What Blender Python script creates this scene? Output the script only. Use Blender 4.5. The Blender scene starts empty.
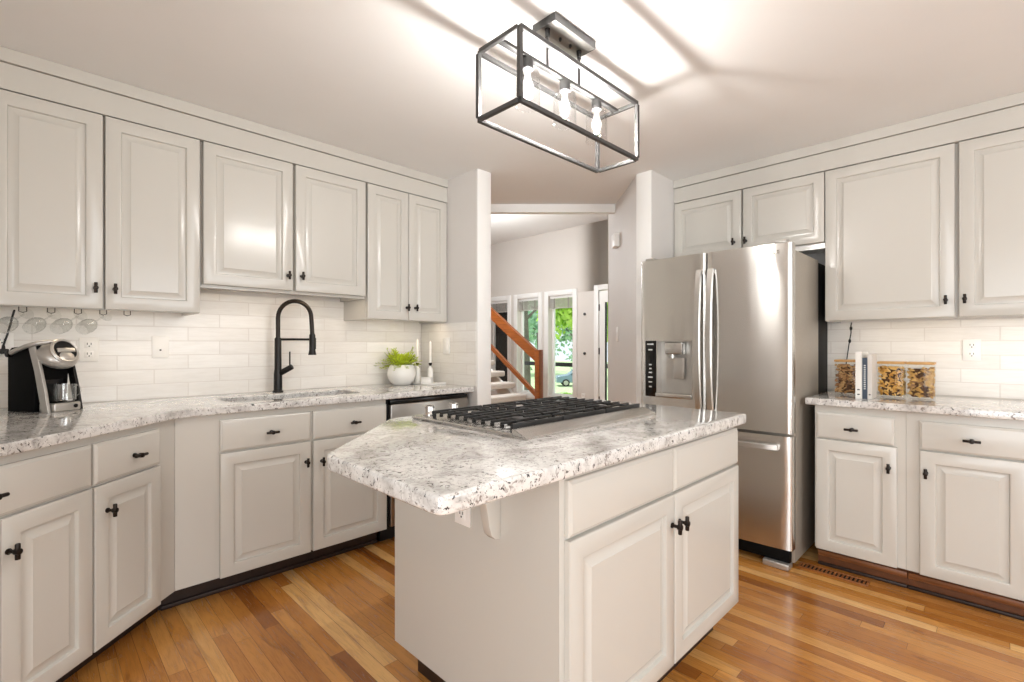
import bpy, bmesh, math, random
from mathutils import Vector, Matrix
random.seed(7)
scene = bpy.context.scene
COL = scene.collection
R = math.radians
S2 = math.sqrt(0.5)
H = 1.195                                   # eye height
CEIL = 2.39
YS, XF = 3.157, 3.642                        # sink wall plane, fridge wall plane
AX = math.atan(488 / 484)                    # the long (x) walls run 45 degrees to the view

# ------------------------------------------------------------------ camera
cam_d = bpy.data.cameras.new('camera')
cam_d.sensor_width = 36
cam_d.lens = 484 / 1024 * 36
cam_d.shift_y = 4 / 1024
cam_d.clip_start = 0.02
cam = bpy.data.objects.new('camera', cam_d)
COL.objects.link(cam)
cam.location = (0, 0, H)
cam.rotation_euler = (R(90), 0, R(90) - AX - R(90))
scene.camera = cam
fwd2 = Vector((math.cos(AX), math.sin(AX)))
cam.rotation_euler[2] = math.atan2(fwd2.y, fwd2.x) - R(90)

# ------------------------------------------------------------------ view, world, sun, big lights
scene.view_settings.view_transform = 'Standard'
scene.view_settings.look = 'None'
scene.view_settings.gamma = 1
scene.view_settings.use_curve_mapping = False
scene.view_settings.exposure = 0.05

W = bpy.data.worlds.new('world'); scene.world = W; W.use_nodes = True
bg = W.node_tree.nodes['Background']
bg.inputs[0].default_value = (0.86, 0.93, 1.0, 1); bg.inputs[1].default_value = 1.3


def light(name, kind, loc, energy, color=(1, 1, 1), size=1.0, size_y=None, target=None, angle=None):
    d = bpy.data.lights.new(name, kind)
    d.energy = energy; d.color = color
    if kind == 'AREA':
        d.size = size
        if size_y:
            d.shape = 'RECTANGLE'; d.size_y = size_y
    if kind == 'SUN' and angle:
        d.angle = angle
    o = bpy.data.objects.new(name, d); COL.objects.link(o)
    o.location = loc
    if target is not None:
        o.rotation_euler = (Vector(target) - Vector(loc)).to_track_quat('-Z', 'Y').to_euler()
    return o


light('sun', 'SUN', (10, 8, 12), 3.5, (1, 0.96, 0.88), target=(12, 2, 0), angle=R(1.5))
# added area fills at two invented openings behind the viewer
light('added_fill_side', 'AREA', (-1.42, -0.75, 1.2), 58, (0.95, 0.98, 1.0), 2.2, 1.9, target=(3, -0.75, 1.1))
light('added_fill_back', 'AREA', (1.35, -2.48, 1.5), 44, (0.95, 0.98, 1.0), 2.2, 1.3, target=(1.35, 3, 1.3))
# added point fill, no fixture, for the living room beyond the opening
light('living_room_fill', 'POINT', (4.2, 5.2, 2.35), 105, (0.96, 0.98, 1.0)).data.shadow_soft_size = 0.3

# ------------------------------------------------------------------ materials


def srgb(r, g, b):
    def f(c):
        c /= 255
        return c / 12.92 if c <= 0.04045 else ((c + 0.055) / 1.055) ** 2.4
    return (f(r), f(g), f(b), 1)


class NT:
    def __init__(self, name):
        self.m = bpy.data.materials.new(name); self.m.use_nodes = True
        self.t = self.m.node_tree; self.n = self.t.nodes
        self.b = self.n['Principled BSDF']; self.out = self.n['Material Output']

    def add(self, typ, **kw):
        nd = self.n.new(typ)
        for k, v in kw.items():
            if k == 'inp':
                for kk, vv in v.items():
                    nd.inputs[kk].default_value = vv
            else:
                setattr(nd, k, v)
        return nd

    def link(self, a, b): self.t.links.new(a, b)

    def math(self, op, a, b=None, c=None):
        nd = self.add('ShaderNodeMath', operation=op)
        for i, v in enumerate((a, b, c)):
            if v is None: continue
            if isinstance(v, (int, float)): nd.inputs[i].default_value = v
            else: self.link(v, nd.inputs[i])
        return nd.outputs[0]

    def ramp(self, fac, stops, interp='LINEAR'):
        nd = self.add('ShaderNodeValToRGB'); cr = nd.color_ramp; cr.interpolation = interp
        while len(cr.elements) < len(stops): cr.elements.new(0.5)
        for e, (p, c) in zip(cr.elements, stops):
            e.position = p; e.color = c if len(c) == 4 else (*c, 1)
        self.link(fac, nd.inputs[0]); return nd.outputs[0]

    def mix(self, fac, a, b, mode='MIX'):
        nd = self.add('ShaderNodeMix', data_type='RGBA', blend_type=mode)
        for sock, v in ((nd.inputs[0], fac), (nd.inputs[6], a), (nd.inputs[7], b)):
            if isinstance(v, (int, float)): sock.default_value = v
            elif isinstance(v, tuple): sock.default_value = v
            else: self.link(v, sock)
        return nd.outputs[2]

    def pos(self): return self.add('ShaderNodeNewGeometry').outputs['Position']
    def obj(self): return self.add('ShaderNodeTexCoord').outputs['Object']

    def mapping(self, vec, scale=(1, 1, 1), rot=(0, 0, 0), loc=(0, 0, 0)):
        nd = self.add('ShaderNodeMapping'); self.link(vec, nd.inputs[0])
        nd.inputs['Scale'].default_value = scale; nd.inputs['Rotation'].default_value = rot
        nd.inputs['Location'].default_value = loc
        return nd.outputs[0]

    def noise(self, vec, scale, detail=3, rough=0.55, dist=0.0):
        nd = self.add('ShaderNodeTexNoise', inp={'Scale': scale, 'Detail': detail, 'Roughness': rough, 'Distortion': dist})
        if vec is not None: self.link(vec, nd.inputs['Vector'])
        return nd.outputs[0]

    def voronoi(self, vec, scale, feature='F1', out='Distance'):
        nd = self.add('ShaderNodeTexVoronoi', feature=feature, inp={'Scale': scale})
        self.link(vec, nd.inputs['Vector']); return nd.outputs[out]

    def sep(self, vec):
        nd = self.add('ShaderNodeSeparateXYZ'); self.link(vec, nd.inputs[0]); return nd.outputs

    def comb(self, x, y, z):
        nd = self.add('ShaderNodeCombineXYZ')
        for i, v in enumerate((x, y, z)):
            if isinstance(v, (int, float)): nd.inputs[i].default_value = v
            else: self.link(v, nd.inputs[i])
        return nd.outputs[0]

    def bump(self, h, strength=0.2, dist=0.01):
        nd = self.add('ShaderNodeBump', inp={'Strength': strength, 'Distance': dist})
        self.link(h, nd.inputs['Height']); self.link(nd.outputs[0], self.b.inputs['Normal'])

    def set(self, color=None, rough=None, metal=None, spec=None, coat=None, emit=None, estr=None):
        b = self.b
        if color is not None:
            if isinstance(color, tuple): b.inputs['Base Color'].default_value = color
            else: self.link(color, b.inputs['Base Color'])
        if rough is not None:
            if isinstance(rough, (int, float)): b.inputs['Roughness'].default_value = rough
            else: self.link(rough, b.inputs['Roughness'])
        if metal is not None: b.inputs['Metallic'].default_value = metal
        if spec is not None: b.inputs['Specular IOR Level'].default_value = spec
        if coat is not None:
            b.inputs['Coat Weight'].default_value = coat; b.inputs['Coat Roughness'].default_value = 0.12
        if emit is not None:
            b.inputs['Emission Color'].default_value = emit; b.inputs['Emission Strength'].default_value = estr
        return self.m


def plain(name, rgb, rough=0.5, metal=0.0, spec=None, var=0.04, scale=14, bump=0.0):
    t = NT(name)
    c = srgb(*rgb)
    n = t.noise(t.obj(), scale, 3)
    col = t.ramp(n, [(0.3, tuple(x * (1 - var) for x in c[:3])), (0.7, tuple(min(1, x * (1 + var)) for x in c[:3]))])
    if bump: t.bump(n, bump, 0.002)
    return t.set(col, rough, metal, spec)


M = {}
# satin greige cabinet paint with the oak grain telegraphing through
t = NT('cabinet_paint')
g = t.noise(t.mapping(t.obj(), (60, 60, 3.2)), 1.6, 4, 0.65, 0.6)
c = srgb(205, 201.5, 193.5)
t.bump(g, 0.05, 0.002)
M['paint'] = t.set(t.ramp(t.noise(t.obj(), 2.5, 2), [(0.3, tuple(x * 0.985 for x in c[:3])), (0.7, c)]), 0.2, 0, 0.5)
M['paint_island'] = M['paint']
M['wall'] = plain('wall_paint', (224, 220, 216), 0.6, var=0.012, scale=3)
M['ceil'] = plain('ceiling_paint', (238, 237, 235), 0.8, var=0.01, scale=3)
M['living_wall'] = plain('living_room_paint', (222, 216, 209), 0.65, var=0.012, scale=2)
M['trim'] = plain('white_trim_paint', (244, 243, 240), 0.35, var=0.01, scale=4)
M['white'] = plain('white_plastic', (246, 244, 240), 0.35, var=0.01)
M['black'] = plain('matt_black_metal', (24, 22, 21), 0.38, 0.3, var=0.1, scale=40)
M['bronze'] = plain('dark_bronze_metal', (46, 40, 36), 0.33, 0.75, var=0.12, scale=30)
M['iron'] = plain('cast_iron', (27, 26, 25), 0.5, 0.1, var=0.15, scale=120, bump=0.15)
M['black_gloss'] = plain('black_gloss_plastic', (14, 13, 13), 0.16, var=0.1)
M['black_soft'] = plain('black_soft_plastic', (8, 8, 8), 0.55, 0, 0.12, var=0.1, scale=30)
M['silver'] = plain('satin_silver_plastic', (188, 184, 178), 0.3, 0.65, var=0.04)
M['chrome'] = plain('chrome', (205, 203, 200), 0.12, 1.0, var=0.02)
M['pewter'] = plain('pewter_lantern_metal', (80, 79, 78), 0.5, 0.5, var=0.06, scale=60)
M['canopy'] = plain('brushed_canopy_metal', (118, 115, 111), 0.4, 0.7, var=0.05, scale=40)
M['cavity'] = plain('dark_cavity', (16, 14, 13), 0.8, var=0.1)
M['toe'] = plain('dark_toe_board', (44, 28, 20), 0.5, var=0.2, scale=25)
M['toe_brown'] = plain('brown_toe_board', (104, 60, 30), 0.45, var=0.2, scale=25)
M['ceramic'] = plain('white_ceramic', (236, 234, 229), 0.3, var=0.015)
M['wax'] = plain('white_wax', (246, 242, 234), 0.5, var=0.01)
M['carpet'] = plain('cream_carpet', (214, 206, 197), 0.95, var=0.06, scale=220, bump=0.5)
M['blind'] = plain('blind_slat', (200, 196, 190), 0.5, var=0.05)
M['fridge_side'] = plain('fridge_side_grey', (170, 162, 150), 0.42, 0.3, var=0.03, scale=60)
M['rubber'] = plain('black_cord', (22, 20, 19), 0.55, var=0.1)
M['leaf'] = plain('fern_green', (190, 208, 44), 0.5, var=0.35, scale=30)
M['leaf_stem'] = plain('fern_stem', (122, 120, 60), 0.6, var=0.2)
M['soil'] = plain('potting_soil', (58, 44, 34), 0.95, var=0.3, scale=80)
M['bamboo'] = plain('bamboo_lid', (198, 152, 90), 0.45, var=0.12, scale=30)
M['paper'] = plain('book_white', (232, 229, 222), 0.6, var=0.02)
M['paper_grey'] = plain('book_grey', (214, 208, 200), 0.6, var=0.02)
M['book_blue'] = plain('book_slate_blue', (54, 68, 84), 0.5, var=0.06)
M['ink'] = plain('dark_print', (50, 50, 54), 0.6, var=0.02)
M['pale_ink'] = plain('pale_print', (205, 208, 205), 0.6, var=0.02)
M['grille'] = plain('oak_register', (150, 92, 46), 0.4, var=0.2, scale=20)


def lin_wood(name, a, b, rough, axis):
    t = NT(name)
    sc = [45, 45, 45]; sc[axis] = 3
    n = t.noise(t.mapping(t.obj(), tuple(sc)), 1.2, 5, 0.6, 0.8)
    t.bump(n, 0.06, 0.002)
    return t.set(t.ramp(n, [(0.3, srgb(*a)), (0.7, srgb(*b))]), rough)


M['rail_wood'] = lin_wood('honey_oak_rail', (122, 62, 22), (158, 88, 36), 0.35, 1)
M['shoe'] = lin_wood('stained_shoe_molding', (112, 66, 34), (156, 100, 56), 0.4, 1)
M['shoe_x'] = lin_wood('stained_shoe_molding_long', (112, 66, 34), (156, 100, 56), 0.4, 0)

# narrow oak strip floor, boards run along world y
t = NT('oak_strip_floor')
s = t.sep(t.pos())
PW, PL = 0.058, 1.05
row = t.math('FLOOR', t.math('DIVIDE', s[0], PW))
wn = t.add('ShaderNodeTexWhiteNoise', noise_dimensions='1D'); t.link(row, wn.inputs['W'])
yy = t.math('ADD', t.math('DIVIDE', s[1], PL), t.math('MULTIPLY', wn.outputs[0], 17.3))
colid = t.math('FLOOR', yy)
wn2 = t.add('ShaderNodeTexWhiteNoise', noise_dimensions='2D'); t.link(t.comb(row, colid, 0), wn2.inputs['Vector'])
rnd = wn2.outputs[0]
fx = t.math('FRACT', t.math('DIVIDE', s[0], PW)); fy = t.math('FRACT', yy)
edge = t.math('MINIMUM', t.math('MULTIPLY', t.math('MINIMUM', fx, t.math('SUBTRACT', 1.0, fx)), PW),
              t.math('MULTIPLY', t.math('MINIMUM', fy, t.math('SUBTRACT', 1.0, fy)), PL))
gap = t.math('LESS_THAN', edge, 0.0008)
base = t.ramp(rnd, [(0.0, srgb(142, 84, 34)), (0.15, srgb(172, 110, 48)), (0.45, srgb(192, 130, 62)), (0.75, srgb(206, 146, 76)), (0.92, srgb(218, 164, 96)), (1.0, srgb(234, 188, 124))])
gv = t.comb(t.math('ADD', t.math('MULTIPLY', s[0], 30), t.math('MULTIPLY', rnd, 71)), t.math('ADD', t.math('MULTIPLY', s[1], 2.4), t.math('MULTIPLY', rnd, 37)), 0)
gn = t.noise(gv, 1.6, 7, 0.66, 1.6)
gcol = t.ramp(gn, [(0.28, (0.48, 0.40, 0.32, 1)), (0.42, (0.82, 0.78, 0.73, 1)), (0.52, (0.98, 0.97, 0.96, 1)), (0.75, (1.10, 1.09, 1.06, 1))])
col = t.mix(1.0, base, gcol, 'MULTIPLY')
col = t.mix(t.math('MULTIPLY', gap, 0.75), col, srgb(70, 38, 16))
t.bump(t.math('ADD', t.math('MULTIPLY', gn, 0.15), t.math('MULTIPLY', gap, -0.8)), 0.10, 0.003)
M['floor'] = t.set(col, t.ramp(gn, [(0.3, (0.30,) * 3), (0.7, (0.20,) * 3)]), 0, 0.5, 0.25)

# speckled white granite
t = NT('speckled_white_granite')
p = t.pos()
dis = t.add('ShaderNodeVectorMath', operation='ADD')
nz = t.add('ShaderNodeTexNoise', inp={'Scale': 26.0, 'Detail': 3.0}); t.link(p, nz.inputs['Vector'])
sc_ = t.add('ShaderNodeVectorMath', operation='SCALE'); t.link(nz.outputs['Color'], sc_.inputs[0]); sc_.inputs['Scale'].default_value = 0.035
t.link(p, dis.inputs[0]); t.link(sc_.outputs[0], dis.inputs[1]); q = dis.outputs[0]
big = t.noise(q, 11, 4, 0.62, 0.6)
c1 = t.ramp(big, [(0.30, srgb(170, 167, 163)), (0.42, srgb(206, 203, 199)), (0.54, srgb(226, 224, 220)), (0.75, srgb(236, 234, 230))])
mid = t.noise(q, 70, 4, 0.7)
c2 = t.mix(t.ramp(mid, [(0.52, (0, 0, 0)), (0.64, (0.6,) * 3)]), c1, srgb(152, 147, 142))
bro = t.noise(t.mapping(q, loc=(3.1, 1.7, 0.4)), 55, 3, 0.62)
c3 = t.mix(t.ramp(bro, [(0.60, (0, 0, 0)), (0.67, (0.8,) * 3)]), c2, srgb(118, 106, 98))
blk = t.noise(t.mapping(q, loc=(7.3, 4.1, 2.2)), 88, 3, 0.65)
c4 = t.mix(t.ramp(blk, [(0.612, (0, 0, 0)), (0.65, (0.95,) * 3)]), c3, srgb(48, 45, 44))
M['granite'] = t.set(c4, 0.09, 0, 0.7, 0.5)
t.b.inputs['Coat Roughness'].default_value = 0.03

# brushed stainless steel: the brushing runs sideways, so highlights stretch up and down
def steel(name, rgb, rough, wave=0.35, aniso=0.0):
    t = NT(name)
    gr = t.noise(t.mapping(t.obj(), (2, 2, 220)), 2.0, 3, 0.6)
    wv = t.noise(t.mapping(t.obj(), (7.0, 7.0, 2.2)), 1.0, 1, 0.4)
    c = srgb(*rgb)
    if wave: t.bump(wv, wave, 0.012)
    if aniso:
        t.b.inputs['Anisotropic'].default_value = aniso
        t.link(t.comb(0, 0, 1), t.b.inputs['Tangent'])
    col = t.ramp(gr, [(0.3, tuple(x * 0.95 for x in c[:3])), (0.7, c)])
    return t.set(col, rough, 1.0)


M['steel'] = steel('brushed_stainless', (222, 220, 216), 0.21, 0.22, 0.93)
M['steel_flat'] = steel('stainless_plate', (210, 208, 204), 0.26, 0.0)
M['steel_handle'] = steel('stainless_handle', (222, 220, 216), 0.26, 0.0)
M['steel_sink'] = steel('sink_stainless', (176, 173, 168), 0.3, 0.0)


def tile(name, horiz):
    t = NT(name)
    s = t.sep(t.pos()); TW, TH = 0.305, 0.076
    h_ = s[horiz]
    zz = t.math('DIVIDE', t.math('SUBTRACT', s[2], 0.913), TH)
    row = t.math('FLOOR', zz)
    off = t.math('MULTIPLY', t.math('MODULO', t.math('ADD', row, 40), 2.0), 0.5)
    xx = t.math('ADD', t.math('DIVIDE', h_, TW), off)
    cid = t.math('FLOOR', xx)
    wn = t.add('ShaderNodeTexWhiteNoise', noise_dimensions='2D'); t.link(t.comb(row, cid, 0), wn.inputs['Vector'])
    fx = t.math('FRACT', xx); fz = t.math('FRACT', zz)
    e = t.math('MINIMUM', t.math('MULTIPLY', t.math('MINIMUM', fx, t.math('SUBTRACT', 1.0, fx)), TW),
               t.math('MULTIPLY', t.math('MINIMUM', fz, t.math('SUBTRACT', 1.0, fz)), TH))
    gm = t.ramp(e, [(0.0008, (1,) * 3), (0.0022, (0,) * 3)])
    base = t.ramp(wn.outputs[0], [(0, srgb(231, 227, 221)), (1, srgb(239, 236, 231))])
    st = t.noise(t.mapping(t.pos(), (4, 4, 30)), 2.2, 4, 0.6, 0.5)
    base = t.mix(1.0, base, t.ramp(st, [(0.32, (0.955, 0.95, 0.94, 1)), (0.6, (1.01, 1.01, 1.01, 1))]), 'MULTIPLY')
    col = t.mix(gm, base, srgb(219, 213, 206))
    wav = t.noise(t.mapping(t.pos(), (3, 3, 12)), 2.0, 2, 0.5)
    t.bump(t.math('SUBTRACT', t.math('ADD', t.math('MULTIPLY', wav, 0.5), t.math('MULTIPLY', wn.outputs[0], 0.15)), t.math('MULTIPLY', gm, 0.5)), 0.13, 0.006)
    return t.set(col, 0.2, 0, 0.45)


M['tile_x'] = tile('cream_wall_tile_long', 0)
M['tile_y'] = tile('cream_wall_tile_return', 1)


def thin_glass(name, tint=(1, 1, 1, 1), base=0.04, edge=0.55):
    t = NT(name)
    t.n.remove(t.b)
    tr = t.add('ShaderNodeBsdfTransparent'); tr.inputs[0].default_value = tint
    gl = t.add('ShaderNodeBsdfGlossy'); gl.inputs['Roughness'].default_value = 0.03
    lw = t.add('ShaderNodeLayerWeight'); lw.inputs[0].default_value = 0.35
    f = t.math('ADD', t.math('MULTIPLY', t.math('POWER', lw.outputs['Facing'], 2.5), edge), base)
    mx = t.add('ShaderNodeMixShader'); t.link(f, mx.inputs[0]); t.link(tr.outputs[0], mx.inputs[1]); t.link(gl.outputs[0], mx.inputs[2])
    t.link(mx.outputs[0], t.out.inputs[0])
    return t.m


M['glass'] = thin_glass('clear_glass', (0.975, 0.98, 0.975, 1), 0.05, 0.75)
M['jar_glass'] = thin_glass('jar_glass', (0.985, 0.985, 0.98, 1), 0.015, 0.25)
M['mug_glass'] = thin_glass('mug_glass', (0.96, 0.965, 0.96, 1), 0.14, 0.8)
M['pane'] = thin_glass('window_pane', (0.97, 0.985, 0.98, 1), 0.03, 0.3)
M['shade_glass'] = thin_glass('lamp_shade_glass', (0.97, 0.97, 0.97, 1), 0.04, 0.45)


def emitter(name, rgb, strength):
    t = NT(name)
    return t.set((0.9, 0.9, 0.9, 1), 0.5, emit=(*rgb, 1), estr=strength)


M['filament'] = emitter('lit_filament', (1.0, 0.975, 0.94), 2500)
t = NT('glowing_bulb_glass')
t.n.remove(t.b)
e_ = t.add('ShaderNodeEmission'); e_.inputs[0].default_value = (1, 0.97, 0.92, 1); e_.inputs[1].default_value = 5.0
tr_ = t.add('ShaderNodeBsdfTransparent'); mx_ = t.add('ShaderNodeMixShader'); mx_.inputs[0].default_value = 0.3
t.link(tr_.outputs[0], mx_.inputs[1]); t.link(e_.outputs[0], mx_.inputs[2]); t.link(mx_.outputs[0], t.out.inputs[0])
M['bulb'] = t.m
M['led'] = emitter('warm_led_strip', (1.0, 0.82, 0.62), 12.5)
M['lcd'] = emitter('dispenser_icons', (0.75, 0.78, 0.8), 0.6)

# snack mixes
def snack(name, a, b, c_):
    t = NT(name)
    n = t.voronoi(t.obj(), 55, out='Color')
    f = t.sep(n)[0]
    return t.set(t.ramp(f, [(0.1, srgb(*a)), (0.5, srgb(*b)), (0.9, srgb(*c_))]), 0.55)


M['snack_brown'] = snack('brown_pretzel', (136, 88, 44), (176, 126, 72), (208, 168, 112))
M['snack_gold'] = snack('golden_pasta', (196, 140, 52), (220, 168, 78), (232, 192, 116))
M['snack_mixed'] = snack('mixed_crackers', (150, 110, 70), (196, 150, 76), (214, 176, 104))
M['snack_core'] = plain('snack_gap_shade', (84, 52, 24), 0.8, var=0.3, scale=40)  # dark core colour stands for the shade between the snacks

# outdoors
def foliage_mat(name, a, b, c_):
    t = NT(name)
    n = t.noise(t.pos(), 1.3, 4)
    col = t.ramp(n, [(0.3, srgb(*a)), (0.5, srgb(*b)), (0.7, srgb(*c_))])
    t.b.inputs['Subsurface Weight'].default_value = 0
    return t.set(col, 0.6)


M['tree_bright'] = foliage_mat('bright_leaves', (150, 195, 50), (180, 220, 80), (214, 238, 130))
M['tree_pale'] = foliage_mat('pale_leaves', (120, 165, 130), (160, 198, 165), (205, 228, 205))  # pale grey-green leaf colour
M['bark'] = plain('tree_bark', (104, 98, 88), 0.9, var=0.3, scale=6)
M['lawn'] = plain('lawn_green', (188, 212, 160), 0.95, var=0.25, scale=2)
M['car_paint'] = plain('blue_grey_car_paint', (128, 150, 168), 0.25, 0.2, var=0.03)
M['car_glass'] = plain('dark_car_glass', (40, 48, 54), 0.1, var=0.05)
M['tyre'] = plain('tyre_rubber', (34, 34, 36), 0.8, var=0.1)

# ------------------------------------------------------------------ mesh helpers


class MB:
    """collects shapes into one mesh"""

    def __init__(self):
        self.bm = bmesh.new()

    def _merge(self, b, mi=0):
        me = bpy.data.meshes.new('tmp')
        for f in b.faces: f.material_index = mi
        b.to_mesh(me); b.free(); self.bm.from_mesh(me); bpy.data.meshes.remove(me)

    def box(self, x0, x1, y0, y1, z0, z1, bev=0.0, seg=2, mi=0, mat=None):
        b = bmesh.new()
        bmesh.ops.create_cube(b, size=1)
        for v in b.verts:
            v.co = Vector(((x0 + x1) / 2 + v.co.x * abs(x1 - x0), (y0 + y1) / 2 + v.co.y * abs(y1 - y0), (z0 + z1) / 2 + v.co.z * abs(z1 - z0)))
        if bev:
            bmesh.ops.bevel(b, geom=list(b.edges), offset=bev, segments=seg, profile=0.5, affect='EDGES')
        if mat is not None: b.transform(mat)
        self._merge(b, mi); return self

    def cyl(self, p0, p1, r0, r1=None, n=20, mi=0, bev=0.0):
        p0, p1 = Vector(p0), Vector(p1); r1 = r0 if r1 is None else r1
        b = bmesh.new(); d = p1 - p0
        bmesh.ops.create_cone(b, cap_ends=True, segments=n, radius1=r0, radius2=r1, depth=d.length)
        if bev:
            es = [e for e in b.edges if len(e.link_faces) == 2 and any(len(f.verts) > 4 for f in e.link_faces)]
            bmesh.ops.bevel(b, geom=es, offset=bev, segments=2, profile=0.5, affect='EDGES')
        b.transform(Matrix.Translation((p0 + p1) / 2) @ d.to_track_quat('Z', 'Y').to_matrix().to_4x4())
        self._merge(b, mi); return self

    def lathe(self, prof, c=(0, 0, 0), n=28, mi=0, mat=None):
        b = bmesh.new(); rings = []
        for r, z in prof:
            if r < 1e-5: rings.append([b.verts.new((c[0], c[1], c[2] + z))])
            else: rings.append([b.verts.new((c[0] + r * math.cos(2 * math.pi * k / n), c[1] + r * math.sin(2 * math.pi * k / n), c[2] + z)) for k in range(n)])
        for A, B in zip(rings, rings[1:]):
            for k in range(n):
                k2 = (k + 1) % n
                if len(A) == 1 and len(B) == 1: continue
                if len(A) == 1: b.faces.new((A[0], B[k2], B[k]))
                elif len(B) == 1: b.faces.new((A[k], A[k2], B[0]))
                else: b.faces.new((A[k], A[k2], B[k2], B[k]))
        bmesh.ops.recalc_face_normals(b, faces=b.faces)
        if mat is not None: b.transform(mat)
        self._merge(b, mi); return self

    def tube(self, path, r, n=12, mi=0, caps=True):
        path = [Vector(p) for p in path]; b = bmesh.new(); rings = []
        up = None
        for i, p in enumerate(path):
            d = (path[min(i + 1, len(path) - 1)] - path[max(i - 1, 0)]).normalized()
            if up is None:
                up = Vector((0, 0, 1)) if abs(d.z) < 0.9 else Vector((1, 0, 0))
            u = (up - d * up.dot(d)).normalized(); w = d.cross(u); up = u
            rr = r[i] if isinstance(r, (list, tuple)) else r
            rings.append([b.verts.new(p + u * rr * math.cos(2 * math.pi * k / n) + w * rr * math.sin(2 * math.pi * k / n)) for k in range(n)])
        for A, B in zip(rings, rings[1:]):
            for k in range(n): b.faces.new((A[k], A[(k + 1) % n], B[(k + 1) % n], B[k]))
        if caps:
            b.faces.new(rings[0][::-1]); b.faces.new(rings[-1])
        bmesh.ops.recalc_face_normals(b, faces=b.faces)
        self._merge(b, mi); return self

    def prism(self, poly, z0, z1, bev=0.0, holes=(), mi=0, seg=3, mat=None):
        b = bmesh.new()

        def loop(pts):
            vs = [b.verts.new((x, y, z1)) for x, y in pts]
            return [b.edges.new((vs[i], vs[(i + 1) % len(vs)])) for i in range(len(vs))]
        es = loop(poly)
        if holes:
            for h in holes: es += loop(h)
            bmesh.ops.triangle_fill(b, use_beauty=True, use_dissolve=False, edges=es)
        else:
            b.faces.new(list(b.verts))
        top = list(b.faces)
        r = bmesh.ops.extrude_face_region(b, geom=top)
        for v in r['geom']:
            if isinstance(v, bmesh.types.BMVert): v.co.z = z0
        bmesh.ops.recalc_face_normals(b, faces=b.faces)
        if bev:
            be = [e for e in b.edges if len(e.link_faces) == 2 and e.calc_face_angle(0) > 0.7 and abs(e.verts[0].co.z - e.verts[1].co.z) < 1e-6]
            bmesh.ops.bevel(b, geom=be, offset=bev, segments=seg, profile=0.6, affect='EDGES')
        if mat is not None: b.transform(mat)
        self._merge(b, mi); return self

    def rings(self, x0, x1, z0, z1, prof, mi=0):
        """a rectangular front in the xz plane facing -y: prof is (inset, y) from back edge to centre field"""
        b = bmesh.new(); L = []
        for ins, y in prof:
            L.append([b.verts.new(c) for c in ((x0 + ins, y, z0 + ins), (x1 - ins, y, z0 + ins), (x1 - ins, y, z1 - ins), (x0 + ins, y, z1 - ins))])
        for A, B in zip(L, L[1:]):
            for k in range(4): b.faces.new((A[k], A[(k + 1) % 4], B[(k + 1) % 4], B[k]))
        b.faces.new(L[0][::-1]); b.faces.new(L[-1])
        bmesh.ops.recalc_face_normals(b, faces=b.faces)
        self._merge(b, mi); return self

    def ball(self, c, r, sc=(1, 1, 1), n=20, mi=0, mat=None):
        b = bmesh.new()
        bmesh.ops.create_uvsphere(b, u_segments=n, v_segments=max(6, n // 2), radius=r)
        for v in b.verts: v.co = Vector((c[0] + v.co.x * sc[0], c[1] + v.co.y * sc[1], c[2] + v.co.z * sc[2]))
        if mat is not None: b.transform(mat)
        self._merge(b, mi); return self

    def face(self, pts, mi=0):
        vs = [self.bm.verts.new(p) for p in pts]
        f = self.bm.faces.new(vs); f.material_index = mi; return self

    def build(self, name, mats, parent=None, smooth=40, loc=None):
        me = bpy.data.meshes.new(name)
        self.bm.to_mesh(me); self.bm.free()
        if not isinstance(mats, (list, tuple)): mats = [mats]
        for m in mats: me.materials.append(M[m] if isinstance(m, str) else m)
        for p in me.polygons: p.use_smooth = True
        try: me.set_sharp_from_angle(angle=R(smooth))
        except Exception: pass
        o = bpy.data.objects.new(name, me); COL.objects.link(o)
        if loc is not None: o.location = loc
        if parent is not None: o.parent = parent
        return o


def tag(o, label, cat, group=None, kind=None):
    o['label'] = label; o['category'] = cat
    if group: o['group'] = group
    if kind: o['kind'] = kind
    return o


def thing(name, label, cat, loc=(0, 0, 0), rz=0.0, group=None):
    o = bpy.data.objects.new(name, None); COL.objects.link(o)
    o.empty_display_size = 0.05
    o.location = loc; o.rotation_euler = (0, 0, rz)
    return tag(o, label, cat, group)


def struct(o):
    o['kind'] = 'structure'; return o


# ------------------------------------------------------------------ room shell
def walls_axis(name, axis, pos, thick, a0, a1, z0, z1, holes, mat):
    """wall in plane axis=pos, spanning a0..a1, with rectangular holes (b0,b1,c0,c1)"""
    m = MB()
    xs = sorted({a0, a1, *[h[0] for h in holes], *[h[1] for h in holes]})
    zs = sorted({z0, z1, *[h[2] for h in holes], *[h[3] for h in holes]})
    for xa, xb in zip(xs, xs[1:]):
        for za, zb in zip(zs, zs[1:]):
            cx, cz = (xa + xb) / 2, (za + zb) / 2
            if any(h[0] < cx < h[1] and h[2] < cz < h[3] for h in holes): continue
            if axis == 'x': m.box(pos, pos + thick, xa, xb, za, zb)
            else: m.box(xa, xb, pos, pos + thick, za, zb)
    bmesh.ops.remove_doubles(m.bm, verts=m.bm.verts, dist=1e-5)
    return struct(m.build(name, mat))


XL, YB = -1.25, -2.3
m = MB(); m.box(XL - 0.15, 6.45, YB - 0.15, 9.65, -0.12, 0.0)
struct(m.build('floor', 'floor'))
DS = 4.13                                                   # the flat ceiling ends on a diagonal


def diag_pt(x=None, y=None, d=DS):
    return ((d - y * fwd2.y) / fwd2.x, y) if x is None else (x, (d - x * fwd2.x) / fwd2.y)


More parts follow.
